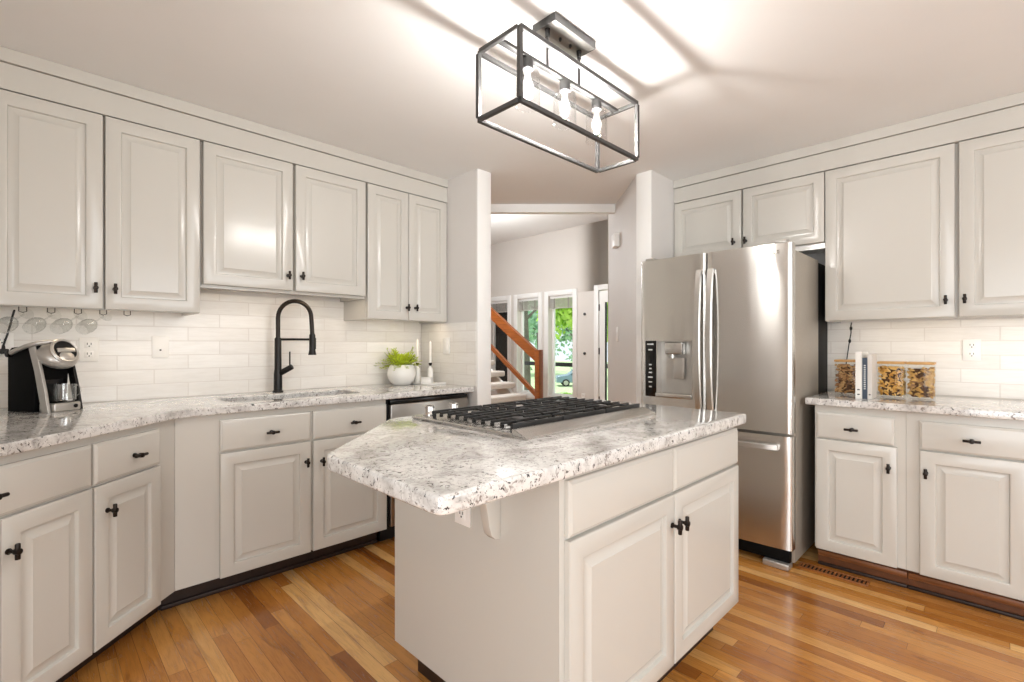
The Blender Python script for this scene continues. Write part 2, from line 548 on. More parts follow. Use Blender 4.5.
e1 = diag_pt(x=3.75); e2 = diag_pt(y=3.9)
m = MB(); m.prism([(XL - 0.1, YB - 0.1), (3.75, YB - 0.1), e1, e2, (XL - 0.1, 3.9)], CEIL, 3.28)
struct(m.build('ceiling', 'ceil'))
m = MB(); m.box(-1.35, 6.45, 1.2, 9.65, 3.13, 3.27)
struct(m.build('ceiling_living_room', 'ceil'))
# white board along the end of the flat ceiling
dn = Vector((fwd2.x, fwd2.y)); dr = Vector((fwd2.y, -fwd2.x))
m = MB()
A = dn * (DS - 0.02) + dr * (-0.9); B = dn * (DS - 0.02) + dr * 0.888
A2 = A + dn * 0.06; B2 = B + dn * 0.06
m.prism([tuple(A), tuple(B), tuple(B2), tuple(A2)], CEIL - 0.068, CEIL + 0.002)
struct(m.build('trim_1', 'trim'))

walls_axis('wall_sink', 'y', YS, 0.12, XL - 0.1, 2.26, 0, CEIL, [], M['wall'])
walls_axis('wall_return', 'x', 2.14, 0.12, 2.498, YS, 0, CEIL, [], M['wall'])
walls_axis('wall_fridge', 'x', XF, 0.11, YB, 1.79, 0, CEIL, [], M['wall'])
walls_axis('wall_stub', 'y', 1.678, 0.112, 3.012, XF, 0, CEIL, [], M['wall'])
walls_axis('wall_left', 'x', XL - 0.12, 0.12, YB, YS, 0, CEIL, [(-1.75, 0.25, 0.05, 2.1)], M['wall'])
walls_axis('wall_back', 'y', YB - 0.12, 0.12, XL - 0.12, 3.75, 0, CEIL, [(0.3, 2.4, 0.9, 2.15)], M['wall'])
# painted corner boards on the two wall ends at the opening
m = MB(); m.box(2.139, 2.261, 2.486, 2.498, 0.0, CEIL - 0.001, 0.002); struct(m.build('trim_2', 'trim'))
m = MB(); m.box(3.000, 3.012, 1.677, 1.791, 0.0, CEIL - 0.001, 0.002); struct(m.build('trim_3', 'trim'))
# hallway wall running away beside the opening
h0 = Vector((3.012, 1.792)); h1 = h0 + dn * 1.0; off = dr * 0.1
m = MB(); m.prism([tuple(h0 + dr * 0.0), tuple(h0 + Vector((0.14, 0))), tuple(h1 + off), tuple(h1)], 0, 3.13)
struct(m.build('wall_hallway', 'wall'))
# living room beyond
FX = 6.3
WIN = [(4.93, 5.46, 0.33, 2.03), (5.69, 6.21, 0.33, 2.03), (6.46, 6.98, 0.33, 2.03)]
walls_axis('wall_living_front', 'x', FX, 0.16, 2.5, 9.5, 0, 3.13, [*WIN, (3.52, 4.42, 0.0, 2.05)], M['living_wall'])
walls_axis('wall_living_side', 'y', 9.5, 0.12, -1.35, 6.45, 0, 3.13, [], M['living_wall'])
walls_axis('wall_living_near', 'y', 2.5, 0.1, 3.85, FX, 0, 3.13, [], M['living_wall'])
walls_axis('wall_living_end', 'x', -1.37, 0.12, 3.3, 9.5, 0, 3.13, [], M['living_wall'])

for i, (y0, y1, z0, z1) in enumerate(WIN):
    root = bpy.data.objects.new(f'window_{i + 1}', None); COL.objects.link(root); struct(root); root.location = (FX, 0, 0)
    m = MB(); cw = 0.085
    m.box(-0.018, 0.0, y0 - cw, y0, z0 - cw, z1 + cw, 0.003); m.box(-0.018, 0.0, y1, y1 + cw, z0 - cw, z1 + cw, 0.003)
    m.box(-0.018, 0.0, y0, y1, z1, z1 + cw, 0.003); m.box(-0.03, 0.0, y0, y1, z0 - cw, z0, 0.003)
    m.build('casing', 'trim', root)
    m = MB(); f = 0.035
    m.box(0.10, 0.14, y0, y0 + f, z0, z1); m.box(0.10, 0.14, y1 - f, y1, z0, z1)
    m.box(0.10, 0.14, y0 + f, y1 - f, z0, z0 + f); m.box(0.10, 0.14, y0 + f, y1 - f, z1 - f, z1)
    m.build('sash', 'trim', root)
    m = MB(); m.box(0.118, 0.122, y0 + f, y1 - f, z0 + f, z1 - f)
    m.build('pane', 'pane', root)
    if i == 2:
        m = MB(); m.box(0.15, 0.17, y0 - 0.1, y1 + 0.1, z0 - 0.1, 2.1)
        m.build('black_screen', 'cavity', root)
    nm = ['slatted blind raised in the window next to the front door', 'slatted blind raised in the middle window of the living room', 'slatted blind raised in the dark window behind the staircase'][i]
    bl = thing('window_blind', nm, 'blind', (FX + 0.05, (y0 + y1) / 2, z1), 0, 'raised blinds in the living room windows')
    hw = (y1 - y0) / 2 - 0.012
    m = MB(); m.box(-0.028, 0.028, -hw, hw, -0.045, 0, 0.004); m.build('headrail', 'trim', bl)
    m = MB()
    for k in range(9): m.box(-0.024, 0.024, -hw, hw, -0.062 - k * 0.016, -0.055 - k * 0.016, mat=None)
    m.build('slats', 'blind', bl)
    m = MB(); m.box(-0.025, 0.025, -hw, hw, -0.215, -0.197, 0.004); m.build('bottom_rail', 'blind', bl)
    for s_ in (-0.6, 0.6):
        m = MB(); m.box(-0.03, -0.026, hw * s_ - 0.012, hw * s_ + 0.012, -0.215, -0.045); m.build('ladder_tape', 'silver', bl)

d = bpy.data.objects.new('door_1', None); COL.objects.link(d); struct(d); d.location = (FX, 0, 0)
m = MB(); m.box(-0.018, 0, 4.42, 4.505, 0, 2.135, 0.003); m.box(-0.018, 0, 3.435, 3.52, 0, 2.135, 0.003); m.box(-0.018, 0, 3.52, 4.42, 2.05, 2.135, 0.003)
m.build('door_casing', 'trim', d)
m = MB(); z_ = 0.012
m.box(0.0, 0.044, 4.31, 4.412, z_, 2.04); m.box(0.0, 0.044, 3.53, 3.66, z_, 2.04); m.box(0.0, 0.044, 3.66, 4.31, 1.86, 2.04); m.box(0.0, 0.044, 3.66, 4.31, z_, 0.30)
m.build('door_leaf', 'trim', d)
m = MB(); m.box(0.006, 0.04, 4.297, 4.309, 0.301, 1.859); m.box(0.006, 0.04, 3.661, 3.685, 0.301, 1.859); m.build('lite_edge', 'black', d)
m = MB(); m.box(0.02, 0.024, 3.686, 4.296, 0.301, 1.859); m.build('pane', 'pane', d)
for z_ in (0.29, 1.05, 1.73):
    m = MB(); m.box(-0.012, 0.0, 4.404, 4.424, z_, z_ + 0.10, 0.003); m.build('hinge', 'bronze', d)
for z_, nm in ((1.69, 'small round grey sensor on the living room wall, the upper of two'), (1.06, 'small round grey sensor on the living room wall, the lower of two')):
    m = MB(); m.cyl((0, 0, 0), (-0.02, 0, 0), 0.022, n=16, bev=0.003)
    tag(m.build('wall_sensor', 'pewter', loc=(FX - 0.001, 4.69, z_)), nm, 'wall sensor', 'round sensors beside the front door')

# staircase in the living room, rising away from the opening
st = thing('staircase', 'open staircase with cream carpeted treads and honey oak rails', 'staircase', (5.27, 4.5, 0))
for k in range(10):
    m = MB(); zz = 0.14 + 0.163 * k
    m.box(-1.0, -0.035, 0.23 * k, 0.23 * k + 0.27, zz - 0.085, zz, 0.025, 3)
    m.build('tread', 'carpet', st)
m = MB()
for xa in (-0.95, -0.14):
    m.prism([(0.1, 0.0), (0.35, 0.0), (2.35, 1.417), (2.35, 1.54), (2.2, 1.54), (0.1, 0.052)], xa, xa + 0.05, mat=Matrix(((0, 0, 1, 0), (1, 0, 0, 0), (0, 1, 0, 0), (0, 0, 0, 1))))
m.build('stringer', 'trim', st)
m = MB(); m.box(-0.045, 0.045, 0.21, 0.30, 0.0, 1.125, 0.006); m.build('newel_post', 'rail_wood', st)


def slope_bar(y0, z0, y1, z1, hgt, w):
    b = MB()
    for (ya, za, yb, zb) in ((y0, z0, y1, z1),):
        v = [(x_, y_, z_) for x_ in (-w, w) for (y_, z_) in ((ya, za - hgt), (yb, zb - hgt), (yb, zb), (ya, za))]
        vs = [b.bm.verts.new(p_) for p_ in v]
        for f in ((0, 1, 2, 3), (7, 6, 5, 4), (0, 4, 5, 1), (1, 5, 6, 2), (2, 6, 7, 3), (3, 7, 4, 0)): b.bm.faces.new([vs[i] for i in f])
        bmesh.ops.recalc_face_normals(b.bm, faces=b.bm.faces)
    return b


slope_bar(0.301, 1.12, 2.5, 2.62, 0.17, 0.03).build('handrail', 'rail_wood', st)
slope_bar(0.301, 0.50, 2.5, 2.06, 0.075, 0.022).build('lower_rail', 'rail_wood', st)

# ------------------------------------------------------------------ cabinets
KN = 0.05


def knob(parent, x, z, vertical=True, mat='bronze'):
    """T shaped pull on a front whose face is y=0"""
    m = MB()
    m.cyl((x, 0.0, z), (x, -0.004, z), 0.009, n=14)
    m.cyl((x, -0.003, z), (x, -0.026, z), 0.0055, n=12)
    h = 0.0235 if vertical else 0.030
    if vertical: m.cyl((x, -0.029, z - h), (x, -0.029, z + h), 0.0066, n=14, bev=0.002)
    else: m.cyl((x - h, -0.029, z), (x + h, -0.029, z), 0.006, n=14, bev=0.002)
    m.cyl((x, -0.0365, z), (x, -0.021, z), 0.0095, n=14, bev=0.002)
    return m.build('pull', 'bronze', parent)


FR = 0.056


def door(parent, x0, x1, z0, z1, kn=None, name='door', back=0.02):
    m = MB()
    m.rings(x0, x1, z0, z1, [(0, back), (0, 0.0045), (0.0015, 0.0015), (0.005, 0.0), (FR - 0.004, 0.0), (FR, 0.0015), (FR + 0.003, 0.012), (FR + 0.008, 0.012),
                             (FR + 0.032, 0.004), (FR + 0.035, 0.0015)])
    o = m.build(name, 'paint', parent, 25)
    if kn: knob(o, *kn)
    return o


def drawer(parent, x0, x1, z0, z1, kn=None, name='drawer'):
    m = MB()
    m.rings(x0, x1, z0, z1, [(0, 0.02), (0, 0.009), (0.002, 0.006), (0.006, 0.0045), (0.010, 0.001), (0.014, 0.0)])
    o = m.build(name, 'paint', parent, 25)
    if kn: knob(o, *kn, vertical=False)
    return o


def carcass(parent, x0, x1, z0, z1, depth, top=False, y0=0.0205):
    m = MB(); t_ = 0.018; zb = z0 + (0.022 if top else 0.0)            # wall cabinets have a recessed underside
    m.box(x0, x1, y0, y0 + t_, z0, z1)                                   # face frame
    m.box(x0, x0 + t_, y0 + t_, depth, z0, z1); m.box(x1 - t_, x1, y0 + t_, depth, z0, z1)
    m.box(x0 + t_, x1 - t_, y0 + t_, depth, zb, zb + t_)
    m.box(x0 + t_, x1 - t_, depth - 0.008, depth, zb + t_, z1)
    if top: m.box(x0 + t_, x1 - t_, y0 + t_, depth - 0.008, z1 - t_, z1)
    return m.build('carcass', 'paint', parent)


def led(parent, x0, x1, z):
    """slim strip light tucked up behind the face frame"""
    m = MB(); y = 0.06; z += 0.0218
    m.box(x0, x1, y, y + 0.03, z - 0.008, z)
    m.box(x0 + 0.01, x1 - 0.01, y + 0.003, y + 0.027, z - 0.010, z - 0.0081, mi=1)
    return m.build('light_strip', ['white', 'led'], parent)


UY, UX = 2.817, 3.322
UD = YS - UY - 0.002                                   # upper depth incl. door
# uppers on the sink wall
u = thing('upper_cabinet', 'tall pair of greige wall cabinets above the coffee maker', 'cabinet', (-0.132, UY, 0), 0, 'greige wall cabinets over the sink counter')
carcass(u, 0, 0.731, 1.354, 2.224, UD, True, y0=0.0335)
door(u, 0.004, 0.357, 1.356, 2.221, (0.331, 1.447), back=0.033); door(u, 0.365, 0.729, 1.356, 2.221, (0.398, 1.447), back=0.033)
led(u, 0.06, 0.67, 1.354)
u = thing('upper_cabinet', 'shorter pair of wide greige wall cabinets above the black faucet', 'cabinet', (0.604, UY, 0), 0, 'greige wall cabinets over the sink counter')
carcass(u, 0, 0.899, 1.488, 2.224, UD, True, y0=0.0335)
door(u, 0.008, 0.445, 1.503, 2.221, (0.417, 1.585), back=0.033); door(u, 0.461, 0.892, 1.503, 2.221, (0.492, 1.588), back=0.033)
led(u, 0.06, 0.84, 1.488)
u = thing('upper_cabinet', 'narrow pair of greige wall cabinets above the potted fern', 'cabinet', (1.508, UY, 0), 0, 'greige wall cabinets over the sink counter')
carcass(u, 0, 0.628, 1.360, 2.224, UD, True, y0=0.0335)
door(u, 0.003, 0.302, 1.362, 2.221, (0.286, 1.446), back=0.033); door(u, 0.306, 0.624, 1.362, 2.221, (0.352, 1.447), back=0.033)
led(u, 0.05, 0.58, 1.360)
# uppers on the fridge wall
RZ = R(-90)
UDX = XF - UX - 0.002
u = thing('upper_cabinet', 'short pair of greige cabinets above the steel refrigerator', 'cabinet', (UX, 1.676, 0), RZ, 'greige wall cabinets on the refrigerator wall')
carcass(u, 0, 0.945, 1.772, 2.224, UDX, True, y0=0.0335)
door(u, 0.003, 0.472, 1.806, 2.220, (0.428, 1.880), back=0.033); door(u, 0.484, 0.944, 1.806, 2.220, (0.504, 1.877), back=0.033)
u = thing('upper_cabinet', 'tall pair of greige wall cabinets above the snack jars', 'cabinet', (UX, 0.729, 0), RZ, 'greige wall cabinets on the refrigerator wall')
carcass(u, 0, 1.15, 1.335, 2.224, UDX, True, y0=0.0335)
door(u, 0.002, 0.567, 1.338, 2.220, (0.534, 1.425), back=0.033); door(u, 0.583, 1.148, 1.338, 2.220, (0.605, 1.426), back=0.033)
led(u, 0.06, 1.09, 1.335)
# friezes between cabinets and ceiling
m = MB(); m.box(-1.24, 2.138, UY + 0.004, YS - 0.002, 2.2265, 2.331); struct(m.build('trim_4', 'paint'))
m = MB(); m.box(-1.24, 2.138, UY - 0.006, YS - 0.002, 2.3345, CEIL - 0.001); struct(m.build('trim_5', 'paint'))
m = MB(); m.box(UX + 0.004, XF - 0.002, -0.42, 1.676, 2.2265, 2.331); struct(m.build('trim_6', 'paint'))
m = MB(); m.box(UX - 0.006, XF - 0.002, -0.42, 1.676, 2.3345, CEIL - 0.001); struct(m.build('trim_7', 'paint'))

# base cabinets
DY, DX = 2.537, 2.972
CT0, CT1 = 0.876, 0.913
b = thing('base_cabinet', 'greige double base cabinet under the sink, two drawers over two doors', 'cabinet', (0.618, DY, 0), 0)
carcass(b, -0.171, 0.866, 0.112, 0.874, YS - DY - 0.002)
drawer(b, 0.001, 0.419, 0.698, 0.846, (0.222, 0.766)); drawer(b, 0.432, 0.864, 0.698, 0.846, (0.656, 0.766))
door(b, 0.001, 0.419, 0.112, 0.690, (0.392, 0.588)); door(b, 0.432, 0.864, 0.112, 0.690, (0.474, 0.580))
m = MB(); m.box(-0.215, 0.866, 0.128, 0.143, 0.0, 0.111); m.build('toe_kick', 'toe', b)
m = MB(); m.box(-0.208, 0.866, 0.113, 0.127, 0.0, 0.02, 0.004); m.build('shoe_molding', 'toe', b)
# diagonal run
L = 1.09
dg = thing('base_cabinet', 'greige diagonal base cabinet under the coffee maker counter', 'cabinet', (0.455 - L * S2, 2.537 - L * S2, 0), R(45))
m = MB(); m.box(0, L + 0.0075, 0.0205, 0.0385, 0.112, 0.874); m.box(0, 0.018, 0.0385, 0.5, 0.112, 0.874); m.box(0.018, L - 0.05, 0.0385, 0.42, 0.112, 0.13)
m.build('carcass', 'paint', dg)
drawer(dg, L - 0.418, L - 0.10, 0.70, 0.846, (L - 0.245, 0.768)); drawer(dg, L - 1.076, L - 0.428, 0.70, 0.846, (L - 0.770, 0.770))
door(dg, L - 0.418, L - 0.10, 0.112, 0.692, (L - 0.370, 0.597)); door(dg, L - 0.730, L - 0.428, 0.112, 0.692, (L - 0.714, 0.594)); door(dg, L - 1.076, L - 0.736, 0.112, 0.692, (L - 0.800, 0.594))
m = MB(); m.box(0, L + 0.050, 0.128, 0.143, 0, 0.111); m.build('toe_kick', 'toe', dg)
# right hand bases
b = thing('base_cabinet', 'greige single base cabinet beside the steel refrigerator', 'cabinet', (DX, 0.701, 0), RZ)
carcass(b, 0, 0.382, 0.112, 0.874, XF - DX - 0.002)
drawer(b, 0.009, 0.339, 0.703, 0.838, (0.169, 0.764)); door(b, 0.009, 0.349, 0.112, 0.697, (0.319, 0.595))
m = MB(); m.box(0.0, 0.382, 0.088, 0.10, 0.0, 0.111); m.build('toe_kick', 'toe_brown', b)
m = MB(); m.box(0.0, 0.382, 0.070, 0.0875, 0.052, 0.082, 0.006); m.build('bead_molding', 'shoe_x', b)
m = MB(); m.box(0.0, 0.382, 0.072, 0.0875, 0.0, 0.018, 0.006); m.build('shoe_molding', 'toe', b)
b = thing('base_cabinet', 'greige base cabinet below the wall outlet, with a wide top drawer', 'cabinet', (DX, 0.318, 0), RZ)
carcass(b, 0, 0.78, 0.112, 0.874, XF - DX - 0.002)
drawer(b, 0.049, 0.405, 0.703, 0.836, (0.230, 0.768)); drawer(b, 0.415, 0.772, 0.703, 0.836, (0.594, 0.768))
door(b, 0.051, 0.405, 0.112, 0.697, (0.074, 0.596)); door(b, 0.415, 0.772, 0.112, 0.697, (0.745, 0.596))
m = MB(); m.box(0.0, 0.78, 0.088, 0.10, 0.0, 0.111); m.build('toe_kick', 'toe_brown', b)
m = MB(); m.box(0.0, 0.78, 0.070, 0.0875, 0.052, 0.082, 0.006); m.build('bead_molding', 'shoe_x', b)
m = MB(); m.box(0.0, 0.78, 0.072, 0.0875, 0.0, 0.018, 0.006); m.build('shoe_molding', 'toe', b)

# ------------------------------------------------------------------ countertops
ed = 0.018
k1 = (0.455, 2.537)
c_corner = (k1[0] + ed * math.tan(R(22.5)), k1[1] - ed)
c_start = (k1[0] - L * S2 + ed * S2, k1[1] - L * S2 - ed * S2)


def rrect(x0, x1, y0, y1, r, n=5):
    pts = []
    for cx, cy, a0 in ((x1 - r, y1 - r, 0), (x0 + r, y1 - r, 90), (x0 + r, y0 + r, 180), (x1 - r, y0 + r, 270)):
        for k in range(n + 1):
            a = R(a0 + 90 * k / n); pts.append((cx + r * math.cos(a), cy + r * math.sin(a)))
    return pts


SX0, SX1, SY0, SY1 = 0.69, 1.40, 2.665, 2.945
arc = []
for k in range(-3, 4):                                      # soft bend at the inside corner
    tt = k / 3 * 0.05
    arc.append((c_corner[0] + (tt if tt > 0 else tt * S2), c_corner[1] + (0 if tt > 0 else tt * S2) - 0.012 * (1 - abs(k) / 3)))
m = MB()
m.prism([c_start, *arc, (2.135, c_corner[1]), (2.135, YS - 0.009), (XL + 0.003, YS - 0.009), (XL + 0.003, c_start[1] + 0.3)],
        CT0, CT1, 0.007, holes=[rrect(SX0, SX1, SY0, SY1, 0.06)])
tag(m.build('countertop', 'granite'), 'long speckled white granite counter around the sink', 'countertop')
m = MB(); m.prism([(DX - ed, 0.738), (DX - ed, -0.46), (XF - 0.009, -0.46), (XF - 0.009, 0.738)], CT0, CT1, 0.007)
tag(m.build('countertop', 'granite'), 'speckled granite counter under the snack jars beside the refrigerator', 'countertop')
# undermount double bowl
sk = thing('sink', 'undermount stainless double bowl sink set in the granite', 'sink', ((SX0 + SX1) / 2, (SY0 + SY1) / 2, 0.874))
hx, hy_ = (SX1 - SX0) / 2 + 0.008, (SY1 - SY0) / 2 + 0.008
for sx in (-1, 1):
    m = MB(); x0, x1 = (-hx, -0.012) if sx < 0 else (0.012, hx)
    t_ = 0.003
    m.box(x0, x1, -hy_, hy_, -0.2, -0.2 + t_)
    m.box(x0, x0 + t_, -hy_, hy_, -0.2, -0.001); m.box(x1 - t_, x1, -hy_, hy_, -0.2, -0.001)
    m.box(x0, x1, -hy_, -hy_ + t_, -0.2, -0.001); m.box(x0, x1, hy_ - t_, hy_, -0.2, -0.001)
    bo = m.build('bowl', 'steel_sink', sk)
    m = MB(); m.lathe([(0, 0.004), (0.03, 0.004), (0.042, 0.006), (0.044, 0.002)], ((x0 + x1) / 2, 0, -0.198)); m.build('drain', 'chrome', bo)
m = MB(); m.box(-0.012, 0.012, -hy_, hy_, -0.03, -0.012, 0.004); m.build('divider', 'steel_sink', sk)

# tile
m = MB(); m.box(XL + 0.003, 2.131, YS - 0.008, YS - 0.0005, CT1 - 0.001, 1.486); struct(m.build('backsplash_sink', 'tile_x'))
m = MB(); m.box(2.132, 2.1395, 2.499, YS - 0.009, CT1 - 0.001, 1.352, 0.001); struct(m.build('backsplash_return', 'tile_y'))
m = MB(); m.box(XF - 0.008, XF - 0.0005, -0.46, 0.90, CT1 - 0.001, 1.333); struct(m.build('backsplash_fridge', 'tile_y'))

# ------------------------------------------------------------------ dishwasher
dw = thing('dishwasher', 'stainless dishwasher between the sink cabinet and the wall end', 'dishwasher', (1.492, DY, 0))
m = MB(); m.box(0.005, 0.60, 0.03, 0.58, 0.10, 0.868); m.build('tub', 'cavity', dw)
m = MB(); m.box(0.012, 0.598, -0.008, 0.028, 0.12, 0.842, 0.006, 3); dd = m.build('door', 'steel_sink', dw)
m = MB(); m.box(0.012, 0.598, 0.0, 0.028, 0.844, 0.866, 0.002); m.build('control_strip', 'black_gloss', dw)
m = MB(); m.tube([(0.06, -0.008, 0.735), (0.06, -0.045, 0.735), (0.55, -0.045, 0.735), (0.55, -0.008, 0.735)], 0.009); m.build('handle', 'steel_flat', dd)
m = MB(); m.box(0.01, 0.60, 0.115, 0.13, 0, 0.099); m.build('toe_kick', 'black', dw)

# ------------------------------------------------------------------ island
IY = 0.763
isl = thing('kitchen_island', 'greige kitchen island cabinet with two drawers over two doors', 'island', (0.945, IY, 0))
m = MB(); W_ = 1.135; D_ = 0.80
m.box(0.0, W_, 0.0205, 0.0385, 0.112, 0.872); m.box(0.0, 0.018, 0.0385, D_, 0.112, 0.872); m.box(W_ - 0.018, W_, 0.0385, D_, 0.112, 0.872)
m.box(0.018, W_ - 0.018, 0.0385, D_, 0.112, 0.13); m.box(0.018, W_ - 0.018, D_ - 0.018, D_, 0.13, 0.872)
m.build('carcass', 'paint', isl)
drawer(isl, 0.020, 0.574, 0.704, 0.850); drawer(isl, 0.581, 1.138, 0.704, 0.850)
door(isl, 0.020, 0.574, 0.128, 0.696, (0.555, 0.600)); door(isl, 0.581, 1.138, 0.128, 0.696, (0.606, 0.600))
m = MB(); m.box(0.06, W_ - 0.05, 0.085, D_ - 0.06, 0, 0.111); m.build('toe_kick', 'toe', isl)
# scrolled bracket under the overhang
pts = [(0.0, 0.871), (-0.20, 0.871), (-0.20, 0.855), (-0.15, 0.845), (-0.11, 0.825), (-0.083, 0.80), (-0.065, 0.775), (-0.055, 0.75), (-0.048, 0.72), (-0.043, 0.69), (-0.034, 0.662), (-0.02, 0.648), (0.0, 0.645)]
m = MB(); m.prism(pts, 0.235, 0.268, 0.003, mat=Matrix(((1, 0, 0, -0.0005), (0, 0, 1, 0), (0, 1, 0, 0), (0, 0, 0, 1))), seg=2)
m.build('bracket', 'paint', isl)
def soft(poly, r_, n=4):
    """round the corners of a polygon"""
    out = []
    for i, p1 in enumerate(poly):
        p0, p2 = Vector(poly[i - 1]), Vector(poly[(i + 1) % len(poly)]); p1 = Vector(p1)
        a_, b_ = p1 + (p0 - p1).normalized() * r_, p1 + (p2 - p1).normalized() * r_
        for k in range(n + 1):
            q_ = k / n; out.append(tuple(a_ * (1 - q_) ** 2 + p1 * 2 * q_ * (1 - q_) + b_ * q_ ** 2))
    return out


m = MB(); m.prism(soft([(0.536, 0.730), (2.095, 0.730), (2.095, 1.66), (0.985, 1.66), (0.536, 1.228)], 0.03), 0.873, CT1, 0.009)
tag(m.build('countertop', 'granite'), 'speckled white granite island top with a clipped corner', 'countertop')

# outlets and plates -------------------------------------------------
def outlet(label, loc, rz, kind='duplex', w=0.073, h=0.117):
    o = thing('outlet' if kind == 'duplex' else 'wall_plate', label, 'outlet' if kind == 'duplex' else 'wall plate', loc, rz)
    m = MB(); m.box(-w / 2, w / 2, -0.006, 0.0, -h / 2, h / 2, 0.002); m.build('plate', 'white', o)
    if kind == 'duplex':
        for zc in (-0.024, 0.024):
            m = MB(); m.box(-0.017, 0.017, -0.0085, -0.0062, zc - 0.016, zc + 0.016, 0.001)
            m.box(-0.0085, -0.0055, -0.0092, -0.0084, zc - 0.001, zc + 0.009, mi=1); m.box(0.0055, 0.0085, -0.0092, -0.0084, zc - 0.001, zc + 0.009, mi=1)
            m.cyl((0, -0.0092, zc - 0.008), (0, -0.0084, zc - 0.008), 0.003, n=10, mi=1)
            m.build('receptacle', ['white', 'ink'], o)
    elif kind == 'phone':
        m = MB(); m.box(-0.004, 0.004, -0.0075, -0.0062, -0.02, -0.012); m.build('jack', 'ink', o)
    elif kind == 'switch':
        for xc in ((0,) if w < 0.1 else (-0.023, 0.023)):
            m = MB(); m.box(xc - 0.016, xc + 0.016, -0.0095, -0.0062, -0.033, 0.033, 0.0015); m.build('rocker', 'white', o)
    return o


yt = YS - 0.0085
outlet('white outlet on the tile between coffee maker and blank plate', (0.199, yt, 1.173), 0)
outlet('white cover plate on the tile between outlet and faucet', (0.485, yt, 1.184), 0, 'phone')
wo = outlet('white outlet partly hidden behind the coffee maker, with a black plug', (-0.095, yt, 1.19), 0)
outlet('white switch plate on the tiled return wall above the candlesticks', (2.1315, 2.82, 1.19), R(-90), 'switch')
outlet('white outlet on the tile beside the snack jars', (XF - 0.0085, 0.108, 1.168), R(-90))
outlet('white outlet on the island side under the granite overhang', (0.9445, 1.165, 0.70), R(-90))
hv = Vector((fwd2.y, -fwd2.x)) * -1
hp = h0 + dn * 0.62
ang = math.atan2(dn.y, dn.x)
outlet('white light switch on the hallway wall below the chime box', (hp.x + hv.x * 0.0005, hp.y + hv.y * 0.0005, 1.285), ang - R(180), 'switch')
outlet('low white outlet on the living room wall beside the window', (FX - 0.0005, 4.72, 0.36), R(-90))
hp = h0 + dn * 0.60
ch = thing('door_chime', 'white door chime box high on the hallway wall', 'door chime', (hp.x + hv.x * 0.0005, hp.y + hv.y * 0.0005, 2.055), ang - R(180))
m = MB(); m.box(-0.055, 0.055, -0.045, 0, -0.055, 0.055, 0.006); m.build('cover', 'white', ch)
m = MB(); m.box(-0.04, 0.04, -0.0475, -0.0452, -0.03, 0.03, 0.001); m.build('front_panel', 'trim', ch)

# ------------------------------------------------------------------ refrigerator (faces -x)
FXF = 2.80
fr = thing('refrigerator', 'stainless french door refrigerator with a water dispenser', 'refrigerator', (FXF, 1.648, 0), RZ)
FW = 0.885
m = MB(); m.box(0.006, FW - 0.006, 0.085, 0.56, 0.03, 1.705, 0.006); m.build('cabinet_body', 'fridge_side', fr)
m = MB(); m.box(0.012, FW - 0.010, 0.5605, 0.80, 0.04, 1.695, 0.006); m.build('gap_shade_block', 'cavity', fr)  # black block added behind the body for the dark shade in the gap


def bowed(x0, x1, z0, z1, cut=None, depth=0.07, bow=0.016, n=12):
    """a door front, bowed outward across the whole fridge width, optional rectangular cut"""
    b = bmesh.new()
    xs = sorted({x0 + (x1 - x0) * k / n for k in range(n + 1)} | ({cut[0], cut[1]} if cut else set()))
    zs = [z0, z1] if not cut else [z0, cut[2], cut[3], z1]
    if not cut: zs = [z0 + (z1 - z0) * k / 4 for k in range(5)]
    def yy(x):
        u_ = (x - FW / 2) / (FW / 2)
        e = min((x - x0), (x1 - x)) / 0.012
        rnd_ = 0.010 * max(0.0, 1 - e) ** 2
        return bow * u_ * u_ + rnd_
    xs = sorted(set(xs) | {x0 + 0.003, x0 + 0.007, x0 + 0.012, x1 - 0.003, x1 - 0.007, x1 - 0.012})
    fv = {}; bv = {}
    for x in xs:
        for z in zs:
            fv[x, z] = b.verts.new((x, yy(x), z)); bv[x, z] = b.verts.new((x, depth, z))
    def incut(xa, xb, za, zb):
        return cut and cut[0] - 1e-6 <= xa and xb <= cut[1] + 1e-6 and cut[2] - 1e-6 <= za and zb <= cut[3] + 1e-6
    cells = {}
    for i in range(len(xs) - 1):
        for j in range(len(zs) - 1):
            cells[i, j] = not incut(xs[i], xs[i + 1], zs[j], zs[j + 1])
    for (i, j), s_ in cells.items():
        if not s_: continue
        a, c_, e_, g_ = (xs[i], zs[j]), (xs[i + 1], zs[j]), (xs[i + 1], zs[j + 1]), (xs[i], zs[j + 1])
        b.faces.new((fv[a], fv[c_], fv[e_], fv[g_])); b.faces.new((bv[g_], bv[e_], bv[c_], bv[a]))
        for (p_, q_), nb in (((a, c_), (i, j - 1)), ((c_, e_), (i + 1, j)), ((e_, g_), (i, j + 1)), ((g_, a), (i - 1, j))):
            if not cells.get(nb, False): b.faces.new((fv[p_], bv[p_], bv[q_], fv[q_]))
    bmesh.ops.recalc_face_normals(b, faces=b.faces)
    m = MB(); m._merge(b); return m


